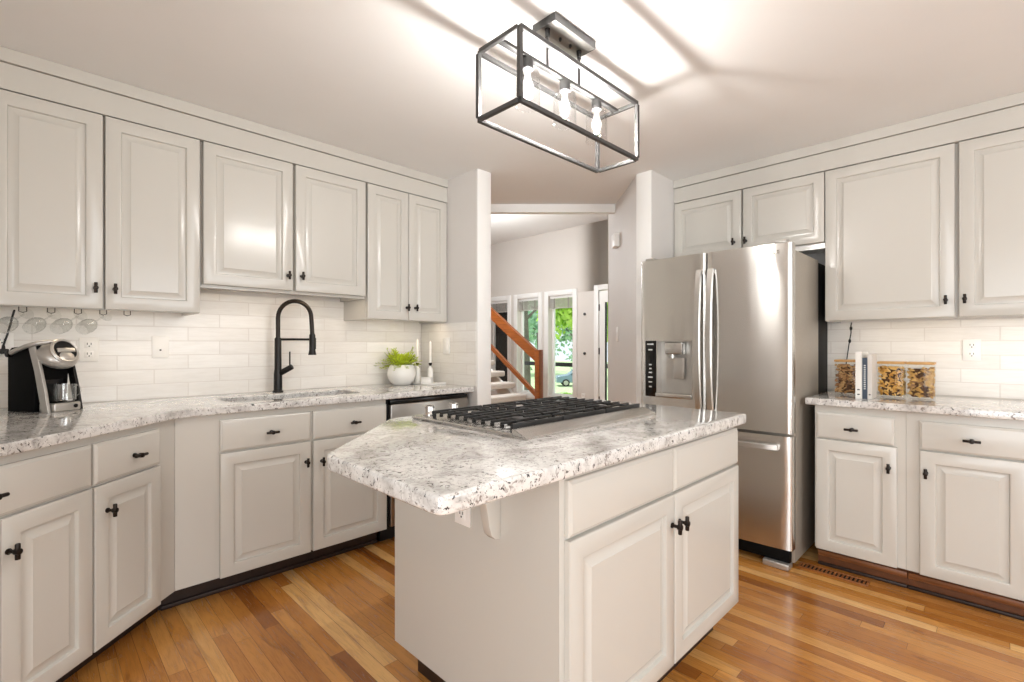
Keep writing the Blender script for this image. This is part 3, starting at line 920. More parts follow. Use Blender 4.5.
SPL = 0.437
CUT = (0.040, 0.352, 0.868, 1.222)
ld = bowed(0.0, SPL - 0.004, 0.728, 1.735, CUT).build('door', 'steel', fr, 50)
rd = bowed(SPL + 0.004, FW, 0.728, 1.735).build('door', 'steel', fr, 50)
fz = bowed(0.0, FW, 0.115, 0.712).build('freezer_drawer', 'steel', fr, 50)
for x0, par in ((SPL - 0.034, ld), (SPL + 0.034, rd)):
    p = []
    for k in range(17):
        a = k / 16; z = 0.80 + 0.835 * a
        p.append((x0, -0.018 - 0.036 * math.sin(math.pi * a) ** 0.7, z))
    m = MB()
    b_ = bmesh.new(); prev = None
    for (x, y, z) in p:
        ring = [b_.verts.new((x + dx, y + dy, z)) for dx, dy in ((-0.019, 0.004), (-0.015, -0.008), (0.015, -0.008), (0.019, 0.004), (0.014, 0.010), (-0.014, 0.010))]
        if prev:
            for k in range(6): b_.faces.new((prev[k], prev[(k + 1) % 6], ring[(k + 1) % 6], ring[k]))
        else: b_.faces.new(ring[::-1])
        prev = ring
    b_.faces.new(prev); bmesh.ops.recalc_face_normals(b_, faces=b_.faces); m._merge(b_)
    for z in (0.80, 1.63): m.box(x0 - 0.013, x0 + 0.013, -0.022, 0.004, z - 0.02 if z > 1 else z, z if z > 1 else z + 0.02, 0.003)
    m.build('handle', 'steel_handle', par, 30)
p = [(0.06 + (FW - 0.12) * k / 16, -0.02 - 0.034 * math.sin(math.pi * k / 16) ** 0.6, 0.655) for k in range(17)]
m = MB(); b_ = bmesh.new(); prev = None
for (x, y, z) in p:
    ring = [b_.verts.new((x, y + dy, z + dz)) for dz, dy in ((-0.016, 0.004), (-0.012, -0.008), (0.012, -0.008), (0.016, 0.004), (0.011, 0.010), (-0.011, 0.010))]
    if prev:
        for k in range(6): b_.faces.new((prev[k], prev[(k + 1) % 6], ring[(k + 1) % 6], ring[k]))
    else: b_.faces.new(ring[::-1])
    prev = ring
b_.faces.new(prev); bmesh.ops.recalc_face_normals(b_, faces=b_.faces); m._merge(b_)
for x in (0.06, FW - 0.08): m.box(x, x + 0.02, -0.024, 0.012, 0.642, 0.668, 0.003)
m.build('handle', 'steel_handle', fz, 30)
# dispenser
m = MB()
x0, x1, z0, z1 = CUT
yb = 0.062
m.box(x0, x0 + 0.075, 0.002, yb, z0, z1, 0.003); m.build('control_panel', 'black_gloss', ld)
m = MB()
for k, z in enumerate((1.20, 1.165, 1.07, 1.045, 1.02, 0.99, 0.96, 0.93)):
    w = (0.022, 0.014, 0.01, 0.008, 0.012, 0.016, 0.012, 0.009)[k]
    m.box(x0 + 0.037 - w, x0 + 0.037 + w, 0.0012, 0.0019, z - 0.004, z + 0.004)
m.build('panel_icons', 'pale_ink', ld)
m = MB(); xa = x0 + 0.077
m.box(xa, x1, yb, yb + 0.006, z0, z1); m.box(xa, xa + 0.005, 0.004, yb, z0, z1); m.box(x1 - 0.005, x1, 0.006, yb, z0, z1); m.box(xa, x1, 0.006, yb, z1 - 0.006, z1)
m.build('alcove', 'silver', ld)
m = MB(); m.box(xa, x1, -0.010, yb, z0, z0 + 0.028, 0.004); m.build('drip_tray', 'steel_flat', ld)
m = MB(); xm = (xa + x1) / 2 - 0.005; m.box(xm - 0.06, xm + 0.055, 0.012, yb - 0.001, z1 - 0.085, z1 - 0.012, 0.006); m.cyl((xm - 0.02, 0.035, z1 - 0.11), (xm - 0.02, 0.035, z1 - 0.084), 0.018, n=16)
m.build('water_spout', 'steel_flat', ld)
m = MB(); m.box(xm - 0.015, xm + 0.055, 0.040, 0.046, z1 - 0.235, z1 - 0.105, 0.002); m.build('paddle', 'silver', ld)
# small maker's mark, hinge covers, feet
m = MB(); m.lathe([(0.0075, -0.0005), (0.0105, -0.0005), (0.0105, 0.0005), (0.0075, 0.0005), (0.0075, -0.0005)], (0, 0, 0), 20, mat=Matrix.Translation((FW - 0.11, 0.0095, 1.69)) @ Matrix.Rotation(R(90), 4, 'X'))
m.box(FW - 0.09, FW - 0.087, 0.0095, 0.0105, 1.681, 1.699); m.box(FW - 0.087, FW - 0.078, 0.0095, 0.0105, 1.681, 1.684)
m.box(FW - 0.072, FW - 0.069, 0.0098, 0.0108, 1.681, 1.699); m.box(FW - 0.069, FW - 0.060, 0.0098, 0.0108, 1.681, 1.684); m.box(FW - 0.069, FW - 0.060, 0.0098, 0.0108, 1.696, 1.699); m.box(FW - 0.063, FW - 0.060, 0.0098, 0.0108, 1.684, 1.690)
m.build('badge', 'fridge_side', rd)
for x in (0.03, FW - 0.09):
    m = MB(); m.box(x, x + 0.06, 0.02, 0.16, 1.736, 1.752, 0.005); m.build('hinge_cover', 'silver', fr)
m = MB(); m.box(0.02, FW - 0.02, 0.05, 0.084, 0.035, 0.105, 0.004); m.build('kick_grille', 'black_soft', fr)
for x in (0.03, FW - 0.15):
    m = MB(); m.box(x, x + 0.13, 0.025, 0.10, 0.0, 0.034, 0.008, 3); m.build('foot', 'silver', fr)

# ------------------------------------------------------------------ cooktop
ck = thing('cooktop', 'stainless gas cooktop with black iron grates set in the island', 'cooktop', (1.035, 0.995, CT1 + 0.0005))
CW, CD = 0.765, 0.60
m = MB(); m.box(0, CW, 0, CD, 0, 0.012, 0.005, 3); m.build('base_plate', 'steel_flat', ck)
b_ = bmesh.new()                                             # sloped front lip
pr = [(-0.012, 0.0), (-0.012, 0.005), (0.04, 0.026), (0.052, 0.026), (0.052, 0.0)]
Lf = [b_.verts.new((0.0, y, z)) for y, z in pr]; Rt = [b_.verts.new((CW, y, z)) for y, z in pr]
for k in range(5): b_.faces.new((Lf[k], Lf[(k + 1) % 5], Rt[(k + 1) % 5], Rt[k]))
b_.faces.new(Lf[::-1]); b_.faces.new(Rt); bmesh.ops.recalc_face_normals(b_, faces=b_.faces)
bmesh.ops.bevel(b_, geom=list(b_.edges), offset=0.002, segments=2, affect='EDGES')
m = MB(); m._merge(b_); m.build('front_lip', 'steel_flat', ck)
bx = [0.15, 0.15, 0.385, 0.615, 0.615]; by = [0.16, 0.38, 0.27, 0.16, 0.38]; br = [0.045, 0.035, 0.055, 0.04, 0.045]
for x, y, r_ in zip(bx, by, br):
    m = MB(); m.lathe([(0, 0.022), (r_ * 0.7, 0.022), (r_ * 0.75, 0.018), (r_ * 0.72, 0.014), (r_, 0.012), (r_ * 1.02, 0.0), (0, 0.0)], (x, y, 0.0122), 24)
    m.build('burner', 'iron', ck)
GZ0, GZ1 = 0.031, 0.0395
gx = [(0.010, 0.252), (0.258, 0.507), (0.513, 0.755)]
for gi, (xa, xb) in enumerate(gx):
    m = MB(); ya, yb2 = 0.056, 0.480; w = 0.0045
    m.box(xa, xb, ya, ya + 2 * w, GZ0 - 0.010, GZ1, 0.003); m.box(xa, xb, yb2 - 2 * w, yb2, GZ0 - 0.004, GZ1, 0.003)
    xm = (xa + xb) / 2
    for k in range(8):                                        # fingers run the whole width, ends turned down
        y = 0.110 + 0.0455 * k
        if k in (1, 6): m.box(xa + 0.002, xm - 0.03, y - w, y + w, GZ0, GZ1, 0.002); m.box(xm + 0.03, xb - 0.002, y - w, y + w, GZ0, GZ1, 0.002)
        else: m.box(xa + 0.002, xb - 0.002, y - w, y + w, GZ0, GZ1, 0.002)
        for x in (xa + 0.002, xb - 0.012): m.box(x, x + 0.010, y - w, y + w, GZ0 - 0.010, GZ0)
    for x in (xm - 0.055, xm + 0.055): m.box(x - w, x + w, ya + 2 * w, yb2 - 2 * w, GZ0 - 0.002, GZ1 - 0.002, 0.002)
    for x in (xa + 0.008, xb - 0.008):
        for y in (ya + 0.008, yb2 - 0.008): m.cyl((x, y, 0.0124), (x, y, GZ0), 0.007, n=10)
    m.build('grate', 'iron', ck)
for k in range(2):
    x = 0.055 + 0.115 * k
    m = MB(); m.lathe([(0.0, 0.036), (0.017, 0.036), (0.020, 0.033), (0.021, 0.010), (0.025, 0.004), (0.025, 0.0), (0, 0)], (x, 0.555, 0.0121), 24)
    m.box(x - 0.003, x + 0.003, 0.538, 0.572, 0.0482, 0.052, 0.001)
    m.build('knob', 'chrome', ck)

# ------------------------------------------------------------------ faucet
FY, FXX = 3.05, 1.048
fa = thing('faucet', 'tall black pull-down faucet with an arched spout and side lever', 'faucet', (FXX, FY, CT1 + 0.0005))
m = MB(); m.lathe([(0, 0), (0.030, 0), (0.030, 0.006), (0.024, 0.012), (0.0235, 0.11), (0.0200, 0.135), (0.0190, 0.318), (0.0155, 0.326), (0, 0.326)]); m.build('column', 'black', fa)
dq = Vector((S2, -S2, 0)); P = []
rad = 0.1; zc = 0.445
P += [Vector((0, 0, 0.325)), Vector((0, 0, 0.39))]
for k in range(0, 19):
    a = math.pi * k / 18
    P.append(dq * (rad - rad * math.cos(a)) + Vector((0, 0, zc + rad * math.sin(a))))
P += [dq * 0.203 + Vector((0, 0, 0.40)), dq * 0.206 + Vector((0, 0, 0.345))]
m = MB(); m.tube(P, 0.0125, 14); m.build('spout', 'bronze', fa)
e = dq * 0.206
m = MB(); m.lathe([(0, 0.128), (0.013, 0.128), (0.0175, 0.118), (0.0175, 0.03), (0.021, 0.012), (0.023, 0.0), (0, 0.0)], (e.x, e.y, 0.222), 20)
m.box(e.x + 0.010, e.x + 0.022, e.y - 0.006, e.y + 0.006, 0.255, 0.325, 0.003); m.build('spray_head', 'black', fa)
m = MB(); m.tube([Vector((0, 0, 0.315)), e * 0.5 + Vector((0, 0, 0.315)), e * 0.93 + Vector((0, 0, 0.315))], 0.007, 10); m.build('docking_arm', 'black', fa)
l0 = Vector((0, 0, 0.105)); l1 = dq * 0.085 + Vector((0, 0, 0.152))
m = MB(); m.cyl(l0, l1, 0.0175, 0.0165, 18, bev=0.002); m.cyl(l1 - dq * 0.014 + Vector((0, 0, 0.004)), l1 - dq * 0.014 + Vector((0, 0, 0.09)), 0.0045, n=10); m.build('lever', 'black', fa)

# ------------------------------------------------------------------ things on the sink counter
ZT = CT1 + 0.0005
pp = thing('potted_fern', 'bright green fern in a round white bowl beside the candlesticks', 'plant', (1.872, 3.005, ZT))
m = MB(); m.lathe([(0, 0.0), (0.058, 0.0), (0.066, 0.004), (0.088, 0.03), (0.100, 0.07), (0.097, 0.105), (0.083, 0.135), (0.075, 0.142), (0.070, 0.140), (0.078, 0.125), (0.085, 0.10), (0.0, 0.10)], n=36)
m.build('bowl', 'ceramic', pp)
m = MB(); m.lathe([(0, 0.128), (0.05, 0.128), (0.072, 0.124), (0.072, 0.115)], n=20); m.build('soil', 'soil', pp)
ml, ms = MB(), MB()
for i in range(120):
    a = random.uniform(0, 6.283); r0 = random.uniform(0, 0.05); L_ = random.uniform(0.08, 0.165); tilt = random.uniform(0.25, 1.35)
    base = Vector((r0 * math.cos(a), r0 * math.sin(a), 0.125)); d_ = Vector((math.cos(a) * math.sin(tilt), math.sin(a) * math.sin(tilt), math.cos(tilt)))
    p = [base + d_ * L_ * k / 7 + Vector((0, 0, -0.045 * (k / 7) ** 2 * math.sin(tilt))) for k in range(8)]
    p = [Vector((min(q.x, 0.098), min(q.y, 0.13), q.z)) for q in p]
    ms.tube(p, 0.0011, 5)
    for k in range(2, 8):
        for sg in (-1, 1):
            side = d_.cross(Vector((0, 0, 1))).normalized() * sg
            ln = 0.025 * (1 - 0.07 * k) * random.uniform(0.8, 1.3); tip = p[k] + side * ln + d_ * ln * 0.5 + Vector((0, 0, random.uniform(-0.004, 0.008)))
            mid_ = (p[k] + tip) / 2; wv = d_ * 0.0068
            if tip.y > 0.14 or tip.x > 0.104: continue
            ml.face([p[k], mid_ + wv, tip, mid_ - wv])
ml.build('fronds', 'leaf', pp); ms.build('stems', 'leaf_stem', pp)
tr_ = thing('tray', 'thin white tray under the white candlesticks', 'tray', (2.035, 2.925, ZT))
m = MB(); m.box(-0.082, 0.088, -0.11, 0.12, 0, 0.006, 0.002); m.box(-0.082, 0.088, -0.11, -0.105, 0.006, 0.014); m.box(-0.082, 0.088, 0.115, 0.12, 0.006, 0.014); m.build('tray_base', 'ceramic', tr_)
for x, y, hh, lab in ((2.005, 3.005, 0.168, 'white candlestick with a tall taper, the one nearer the fern'), (2.055, 2.915, 0.155, 'white candlestick with a tall taper, the one nearer the switch plate')):
    cs = thing('candlestick', lab, 'candlestick', (x, y, ZT + 0.0065), 0, 'white candlesticks by the fern')
    m = MB(); m.lathe([(0, 0), (0.024, 0), (0.025, 0.004), (0.022, 0.012), (0.021, 0.09), (0.018, 0.105), (0.008, 0.116), (0.007, 0.124), (0, 0.124)], n=24); m.build('holder', 'ceramic', cs)
    m = MB(); m.lathe([(0, 0.0), (0.007, 0.0), (0.012, 0.012), (0.013, 0.020), (0.009, 0.022), (0, 0.022)], (0, 0, 0.1242), 18); m.build('cup', 'bronze', cs)
    m = MB(); m.lathe([(0, 0), (0.0085, 0), (0.0075, hh - 0.006), (0.003, hh), (0.0008, hh + 0.001), (0.0008, hh + 0.008), (0, hh + 0.008)], (0, 0, 0.1464), 14); m.build('candle', 'wax', cs)
sb = thing('small_box', 'small white box on the tray in front of the candlesticks', 'box', (1.99, 2.865, ZT + 0.0065), R(-45))
m = MB(); m.box(-0.036, 0.036, -0.025, 0.025, 0, 0.036, 0.003); m.build('box_body', 'ceramic', sb)
m = MB(); m.box(-0.037, 0.037, -0.026, 0.026, 0.0365, 0.046, 0.003); m.build('lid', 'ceramic', sb)

# coffee maker, front turned toward the diagonal run
ca = math.atan2(0.57, 0.82)
cm = thing('coffee_maker', 'black and silver single cup coffee maker on the counter', 'coffee maker', (0.050, 2.778, ZT), ca)
cm.scale = (1, 0.84, 1.06)


def side_profile(pts, x0, x1, bev, name, mat, par):
    mm = MB(); mm.prism(pts, x0, x1, bev, mat=Matrix(((0, 0, 1, 0), (1, 0, 0, 0), (0, 1, 0, 0), (0, 0, 0, 1))))
    return mm.build(name, mat, par, 35)


CWd = 0.132
# body: (depth y, z) profile
side_profile([(0.10, 0.0), (0.262, 0.0), (0.262, 0.235), (0.24, 0.255), (0.105, 0.268), (0.075, 0.262)], 0.002, CWd - 0.002, 0.006, 'housing', 'black_soft', cm)
for xa, xb in ((-0.004, 0.008), (CWd - 0.008, CWd + 0.004)):   # silver cheek bands either side of the cup bay
    side_profile([(0.0, 0.0), (0.04, 0.0), (0.055, 0.05), (0.085, 0.16), (0.125, 0.265), (0.085, 0.262), (0.055, 0.19), (0.022, 0.09)], xa, xb, 0.003, 'side_band', 'silver' if xa < 0.05 else 'black_gloss', cm)
m = MB(); m.box(0.0125, CWd - 0.0125, 0.088, 0.0985, 0.036, 0.185); m.build('cup_bay', 'black_gloss', cm)
m = MB(); m.box(0.013, CWd - 0.013, -0.012, 0.086, 0.0, 0.034, 0.007, 3); tr2 = m.build('drip_tray', 'silver', cm)
m = MB(); m.box(0.022, CWd - 0.022, -0.004, 0.078, 0.0345, 0.037); m.build('drip_grid', 'black_gloss', tr2)
m = MB(); m.cyl((0.095, -0.0125, 0.018), (0.095, -0.0165, 0.018), 0.008, n=14); m.build('power_button', 'black_gloss', tr2)
hm = Matrix.Translation((CWd / 2, 0.058, 0.222)) @ Matrix.Rotation(R(24), 4, 'X')
m = MB(); m.ball((0, 0, 0), 1, (0.072, 0.082, 0.046), 28, mat=hm); m.build('brew_head', 'silver', cm)
hm2 = hm @ Matrix.Rotation(R(38), 4, 'X')
m = MB(); m.lathe([(0.0, 0.0), (0.043, 0.0), (0.043, 0.006), (0.0, 0.006)], (0, 0, 0), 32, mat=hm @ Matrix.Translation((0, -0.036, 0.036)) @ Matrix.Rotation(R(38), 4, 'X')); m.build('control_face', 'black_gloss', cm)
m = MB(); m.lathe([(0.044, -0.006), (0.054, -0.004), (0.056, 0.004), (0.050, 0.010), (0.044, 0.008), (0.044, -0.006)], (0, 0, 0), 36, mat=hm @ Matrix.Translation((0, -0.036, 0.036)) @ Matrix.Rotation(R(38), 4, 'X')); m.build('trim_ring', 'silver', cm)
m = MB(); m.box(-0.034, 0.036, -0.009, 0.009, 0.0065, 0.014, 0.003, mat=hm @ Matrix.Translation((0, -0.036, 0.036)) @ Matrix.Rotation(R(38), 4, 'X')); m.build('lift_tab', 'silver', cm)
m = MB()
m.tube([(-0.010, 0.225, 0.232), (-0.012, 0.18, 0.245), (-0.010, 0.12, 0.262), (0.0, 0.075, 0.272), (0.03, 0.050, 0.278), (CWd - 0.03, 0.050, 0.278), (CWd, 0.075, 0.272), (CWd + 0.010, 0.12, 0.262), (CWd + 0.012, 0.18, 0.245), (CWd + 0.010, 0.225, 0.232)], 0.009, 12)
m.build('lift_handle', 'silver', cm)
for x, s_ in ((0.0, -1), (CWd, 1)):
    m = MB(); m.cyl((x, 0.228, 0.230), (x + s_ * 0.021, 0.228, 0.230), 0.0125, n=18, bev=0.002); m.build('pivot_cap', 'black_gloss', cm)
# glass mug on the drip tray
cmM = Matrix.Translation(Vector((0.050, 2.778, ZT))) @ Matrix.Rotation(ca, 4, 'Z')
mp = cmM @ Vector((CWd / 2 + 0.008, 0.016, 0.0403))
mg = thing('glass_mug', 'clear glass mug standing on the coffee maker tray', 'mug', mp, ca)
m = MB(); m.lathe([(0, 0.0), (0.030, 0.0), (0.036, 0.006), (0.038, 0.072), (0.0355, 0.073), (0.034, 0.010), (0.0, 0.007)], n=28); m.build('cup', 'mug_glass', mg)
m = MB(); m.tube([(0.037, 0, 0.062), (0.05, 0, 0.064), (0.060, 0, 0.052), (0.061, 0, 0.036), (0.052, 0, 0.022), (0.037, 0, 0.017)], 0.0042, 10); m.build('handle', 'mug_glass', mg)
# clear canister behind
cn = thing('glass_canister', 'clear glass canister at the counter end behind the coffee maker', 'canister', (-0.165, 2.94, ZT))
m = MB(); m.lathe([(0, 0), (0.05, 0), (0.055, 0.005), (0.055, 0.125), (0.048, 0.14), (0.045, 0.139), (0.052, 0.122), (0.052, 0.008), (0, 0.006)], n=28); m.build('jar', 'glass', cn)
m = MB(); m.lathe([(0, 0.0), (0.05, 0.0), (0.051, 0.012), (0.02, 0.02), (0.012, 0.03), (0.014, 0.042), (0, 0.045)], (0, 0, 0.1405), 24); m.build('lid', 'chrome', cn)

# stemware hung under the tall cabinets
racks = thing('stemware_rack', 'row of small wire hooks under the cabinet above the coffee maker', 'rack', (-0.06, 2.945, 1.3755))
m = MB()
for k in range(5):
    x = 0.02 + 0.088 * k
    m.tube([(x, 0.0, 0.0), (x, 0.0, -0.036), (x + 0.012, 0.0, -0.041), (x + 0.024, 0.0, -0.036), (x + 0.024, 0.0, 0.0)], 0.0018, 8)
    m.box(x - 0.004, x + 0.028, -0.004, 0.012, -0.002, 0.0)
m.build('wire_hooks', 'bronze', racks)
gl_labels = ['wine glass hung in the rack nearest the black cord', 'second wine glass in the rack from the black cord', 'third wine glass in the rack from the black cord', 'wine glass hung in the rack farthest from the black cord']
for k in range(4):
    foot = Vector((-0.018 + 0.088 * k, 2.965, 1.334)); axis = Vector((-0.50, 0.72, -0.42)).normalized()
    q = axis.to_track_quat('Z', 'Y')
    g_ = thing('wine_glass', gl_labels[k], 'wine glass', foot, 0, 'wine glasses hung under the cabinet')
    g_.rotation_euler = q.to_euler()
    m = MB(); m.lathe([(0, 0), (0.029, 0.0), (0.029, 0.0015), (0.006, 0.006), (0.0034, 0.012), (0.0034, 0.062), (0.006, 0.068)], n=24); m.build('stem', 'glass', g_)
    m = MB(); m.lathe([(0.006, 0.0682), (0.020, 0.078), (0.030, 0.096), (0.033, 0.115), (0.030, 0.140), (0.027, 0.152), (0.0262, 0.152), (0.029, 0.140), (0.032, 0.115), (0.029, 0.097), (0.019, 0.080), (0.006, 0.070)], n=24); m.build('glass_bowl', 'glass', g_)
# cords
cd = thing('power_cord', 'black cord and plug dropping from the cabinet to the outlet', 'cord', (-0.09, yt - 0.010, 1.19))
m = MB(); m.tube([(0.035, -0.10, 0.156), (0.03, -0.05, 0.14), (0.022, -0.025, 0.10), (0.012, -0.022, 0.05), (0.004, -0.028, 0.02), (0.0, -0.026, 0.002)], 0.004, 8); m.build('cable', 'rubber', cd)
m = MB(); m.box(-0.017, 0.017, -0.03, -0.001, -0.034, -0.012, 0.004); m.cyl((0, -0.02, -0.013), (0, -0.024, 0.004), 0.007, 0.005, 12); m.build('plug', 'rubber', cd)
cd = thing('power_cord', 'thin black cord with inline beads beside the snack jar', 'cord', (XF - 0.016, 0.665, 1.33))
m = MB(); m.tube([(-0.12, -0.035, 0.0), (-0.11, -0.03, -0.02), (-0.05, -0.02, -0.06), (-0.02, -0.005, -0.12), (-0.012, 0.006, -0.2), (-0.01, 0.016, -0.28), (-0.012, 0.03, -0.36), (-0.03, 0.034, -0.413)], 0.003, 8); m.build('cable', 'rubber', cd)
for p_ in ((-0.09, -0.027, -0.034), (-0.022, -0.008, -0.11)):
    m = MB(); m.ball(p_, 0.0095, (0.8, 0.8, 1.4), 12); m.build('bead', 'rubber', cd)

# ------------------------------------------------------------------ jars and books on the far counter
def flakes(mb, x0, x1, y0, y1, z0, z1, n, size):
    for _ in range(n):
        c_ = Vector((random.uniform(x0, x1), random.uniform(y0, y1), random.uniform(z0, z1)))
        side = random.random()
        if side < 0.45: c_.x = x0 + random.uniform(0, 0.012)
        elif side < 0.8: c_.y = y0 + random.uniform(0, 0.012)
        rot = Matrix.Rotation(random.uniform(0, 6.28), 4, 'Z') @ Matrix.Rotation(random.uniform(-0.9, 0.9), 4, 'X') @ Matrix.Rotation(random.uniform(-0.9, 0.9), 4, 'Y')
        s_ = size * random.uniform(0.7, 1.2); pth = []
        for k in range(6):
            a = -1.1 + 2.2 * k / 5
            v = rot @ Vector((math.sin(a) * s_, 0, math.cos(a) * s_ * 0.5)) + c_
            pth.append(Vector((min(max(v.x, x0), x1), min(max(v.y, y0), y1), min(max(v.z, z0), z1))))
        try: mb.tube(pth, [s_ * 0.16, s_ * 0.27, s_ * 0.3, s_ * 0.3, s_ * 0.27, s_ * 0.16], 6)
        except Exception: pass


JX = 3.23
for (ya, yb3, hh, mat, lab, lab2, nm) in (
        (0.556, 0.662, 0.186, 'snack_brown', 'square glass jar of brown snacks standing nearest the refrigerator', 'brown twisted snacks filling the jar nearest the refrigerator', 'pretzels'),
        (0.352, 0.466, 0.180, 'snack_gold', 'square glass jar of golden pasta between the books and last jar', 'golden pasta filling the jar beside the books', 'dried_pasta'),
        (0.234, 0.344, 0.180, 'snack_mixed', 'square glass jar of mixed crackers nearest the wall outlet', 'mixed crackers filling the jar nearest the wall outlet', 'crackers')):
    w = yb3 - ya
    j = thing('storage_jar', lab, 'jar', (JX, ya, ZT), 0, 'square glass snack jars')
    m = MB(); m.box(0, w, 0, w, 0, hh, 0.006, 3); b2 = MB()
    m.box(0.0035, w - 0.0035, 0.0035, w - 0.0035, 0.004, hh - 0.0005, 0.004)
    m.build('glass_body', 'jar_glass', j)
    m = MB(); m.box(-0.001, w + 0.001, -0.001, w + 0.001, hh + 0.0005, hh + 0.013, 0.003); m.build('lid', 'bamboo', j)
    m = MB(); ins = 0.0055
    m.box(JX + ins + 0.01, JX + w - ins - 0.01, ya + ins + 0.01, yb3 - ins - 0.01, ZT + 0.012, ZT + hh - 0.022, 0.01, mi=1)
    flakes(m, JX + ins, JX + w - ins, ya + ins, yb3 - ins, ZT + 0.012, ZT + hh - 0.016, 230, 0.016)
    tag(m.build(nm, [mat, 'snack_core']), lab2, 'food', None, 'stuff')

BX = 3.085
for (ya, yb3, hh, dp, xs_, mat, lab) in (
        (0.5085, 0.535, 0.246, 0.19, BX - 0.012, 'paper', 'tall white book standing nearest the jar of brown snacks'),
        (0.4875, 0.508, 0.214, 0.17, BX + 0.004, 'book_blue', 'thin slate blue book standing between two pale books'),
        (0.4680, 0.487, 0.232, 0.135, BX + 0.01, 'paper_grey', 'pale grey book standing nearest the jar of golden pasta')):
    k = thing('book', lab, 'book', (xs_, ya, ZT), 0, 'books between the snack jars')
    w = yb3 - ya; dp = min(dp, JX - xs_ + 0.09)
    m = MB(); m.box(0, dp, 0, 0.002, 0, hh); m.box(0, dp, w - 0.002, w, 0, hh); m.box(0, 0.002, 0.002, w - 0.002, 0, hh); m.build('cover', mat, k)
    m = MB(); m.box(0.0022, dp - 0.004, 0.0022, w - 0.0022, 0.003, hh - 0.003); m.build('pages', 'paper', k)
    m = MB(); ink = 'pale_ink' if mat == 'book_blue' else 'ink'
    zz = [0.02, 0.045] if mat == 'paper' else ([0.05 + 0.011 * q for q in range(12)] if mat == 'book_blue' else [0.02])
    for z in zz: m.box(-0.0006, -0.0001, w * 0.3, w * 0.7, z, z + 0.006)
    m.build('spine_print', ink, k)

# ------------------------------------------------------------------ floor register
vg = thing('floor_register', 'wooden floor vent in front of the cabinet by the refrigerator', 'floor vent', (2.965, 0.615, 0.0005))
m = MB(); m.box(-0.035, -0.026, -0.155, 0.155, 0, 0.006, 0.001); m.box(0.026, 0.035, -0.155, 0.155, 0, 0.006, 0.001); m.box(-0.026, 0.026, -0.155, -0.145, 0, 0.006, 0.001); m.box(-0.026, 0.026, 0.145, 0.155, 0, 0.006, 0.001)
for k in range(16): m.box(-0.026, 0.026, -0.145 + 0.0181 * k + 0.006, -0.145 + 0.0181 * k + 0.0135, 0, 0.005)
m.build('grille', 'grille', vg)
m = MB(); m.box(-0.026, 0.026, -0.145, 0.145, 0.0, 0.0012); m.build('duct_shade', 'cavity', vg)  # flat dark sheet standing in for the shade below the slats

# ------------------------------------------------------------------ lantern
lt = thing('ceiling_lantern', 'linear open box lantern with three lit bulbs above the island', 'ceiling light', (1.4535, 1.175, CEIL))
bx0, bx1, by0, by1, bz0, bz1 = -0.352, 0.353, -0.100, 0.100, -0.414, -0.179
w = 0.0072
m = MB()
for z in (bz0, bz1):
    for y in (by0, by1): m.box(bx0, bx1, y - w, y + w, z - w, z + w, 0.001)
    for x in (bx0, bx1): m.box(x - w, x + w, by0 + w, by1 - w, z - w, z + w, 0.001)
for x in (bx0, bx1):
    for y in (by0, by1): m.box(x - w, x + w, y - w, y + w, bz0 + w, bz1 - w)
m.build('box_frame', 'pewter', lt)
m = MB(); m.box(bx0 + w, bx1 - w, -0.011, 0.011, bz1 - 0.006, bz1 + 0.006, 0.001); m.build('socket_bar', 'pewter', lt)
m = MB(); m.box(-0.123, 0.120, -0.053, 0.055, -0.030, -0.0005, 0.002); cp = m.build('ceiling_plate', 'canopy', lt)
m = MB(); m.box(-0.1245, 0.1215, -0.0545, -0.0533, -0.0305, -0.0005); m.box(-0.1245, 0.1215, 0.0553, 0.0565, -0.0305, -0.0005); m.box(-0.1245, -0.1233, -0.0533, 0.0553, -0.0305, -0.0005); m.box(0.1203, 0.1215, -0.0533, 0.0553, -0.0305, -0.0005); m.build('plate_rim', 'pewter', lt)
for x in (-0.03, 0.03):
    m = MB(); m.lathe([(0, 0), (0.005, 0), (0.006, -0.006), (0.004, -0.012), (0, -0.013)], (x, 0, -0.0305), 14); m.build('plate_screw', 'black', lt)
for x in (-0.104, 0.086):
    m = MB(); m.cyl((x, 0, -0.0305), (x, 0, bz1 + 0.0065), 0.0055, n=12); m.build('rod', 'pewter', lt)
    m = MB(); m.cyl((x, 0, -0.0305), (x, 0, -0.062), 0.0105, 0.008, n=16); m.build('rod_collar', 'black_gloss', lt)
for x in (-0.21, -0.003, 0.204):
    m = MB(); m.cyl((x, 0, bz1 - 0.0065), (x, 0, bz1 - 0.045), 0.020, n=20, bev=0.002); so = m.build('lamp_socket', 'pewter', lt)
    z0 = bz1 - 0.040
    m = MB(); m.lathe([(0.0205, 0.0), (0.030, -0.004), (0.040, -0.014), (0.044, -0.032), (0.044, -0.130), (0.0455, -0.134), (0.0425, -0.134), (0.042, -0.130), (0.042, -0.033), (0.038, -0.017), (0.029, -0.007), (0.0205, -0.003)], (x, 0, z0), 30)
    m.build('lamp_shade', 'shade_glass', lt)
    m = MB(); m.lathe([(0, -0.004), (0.010, -0.006), (0.0105, -0.022), (0.013, -0.034), (0.019, -0.048), (0.021, -0.060), (0.019, -0.072), (0.011, -0.080), (0, -0.082)], (x, 0, bz1 - 0.0455), 22)
    bu = m.build('bulb', 'bulb', lt)
    m = MB(); m.ball((x, 0, bz1 - 0.0455 - 0.058), 0.011, (1, 1, 1.3), 16); m.build('filament', 'filament', bu)

# ------------------------------------------------------------------ outdoors beyond the living room windows
def rot2(p): return p


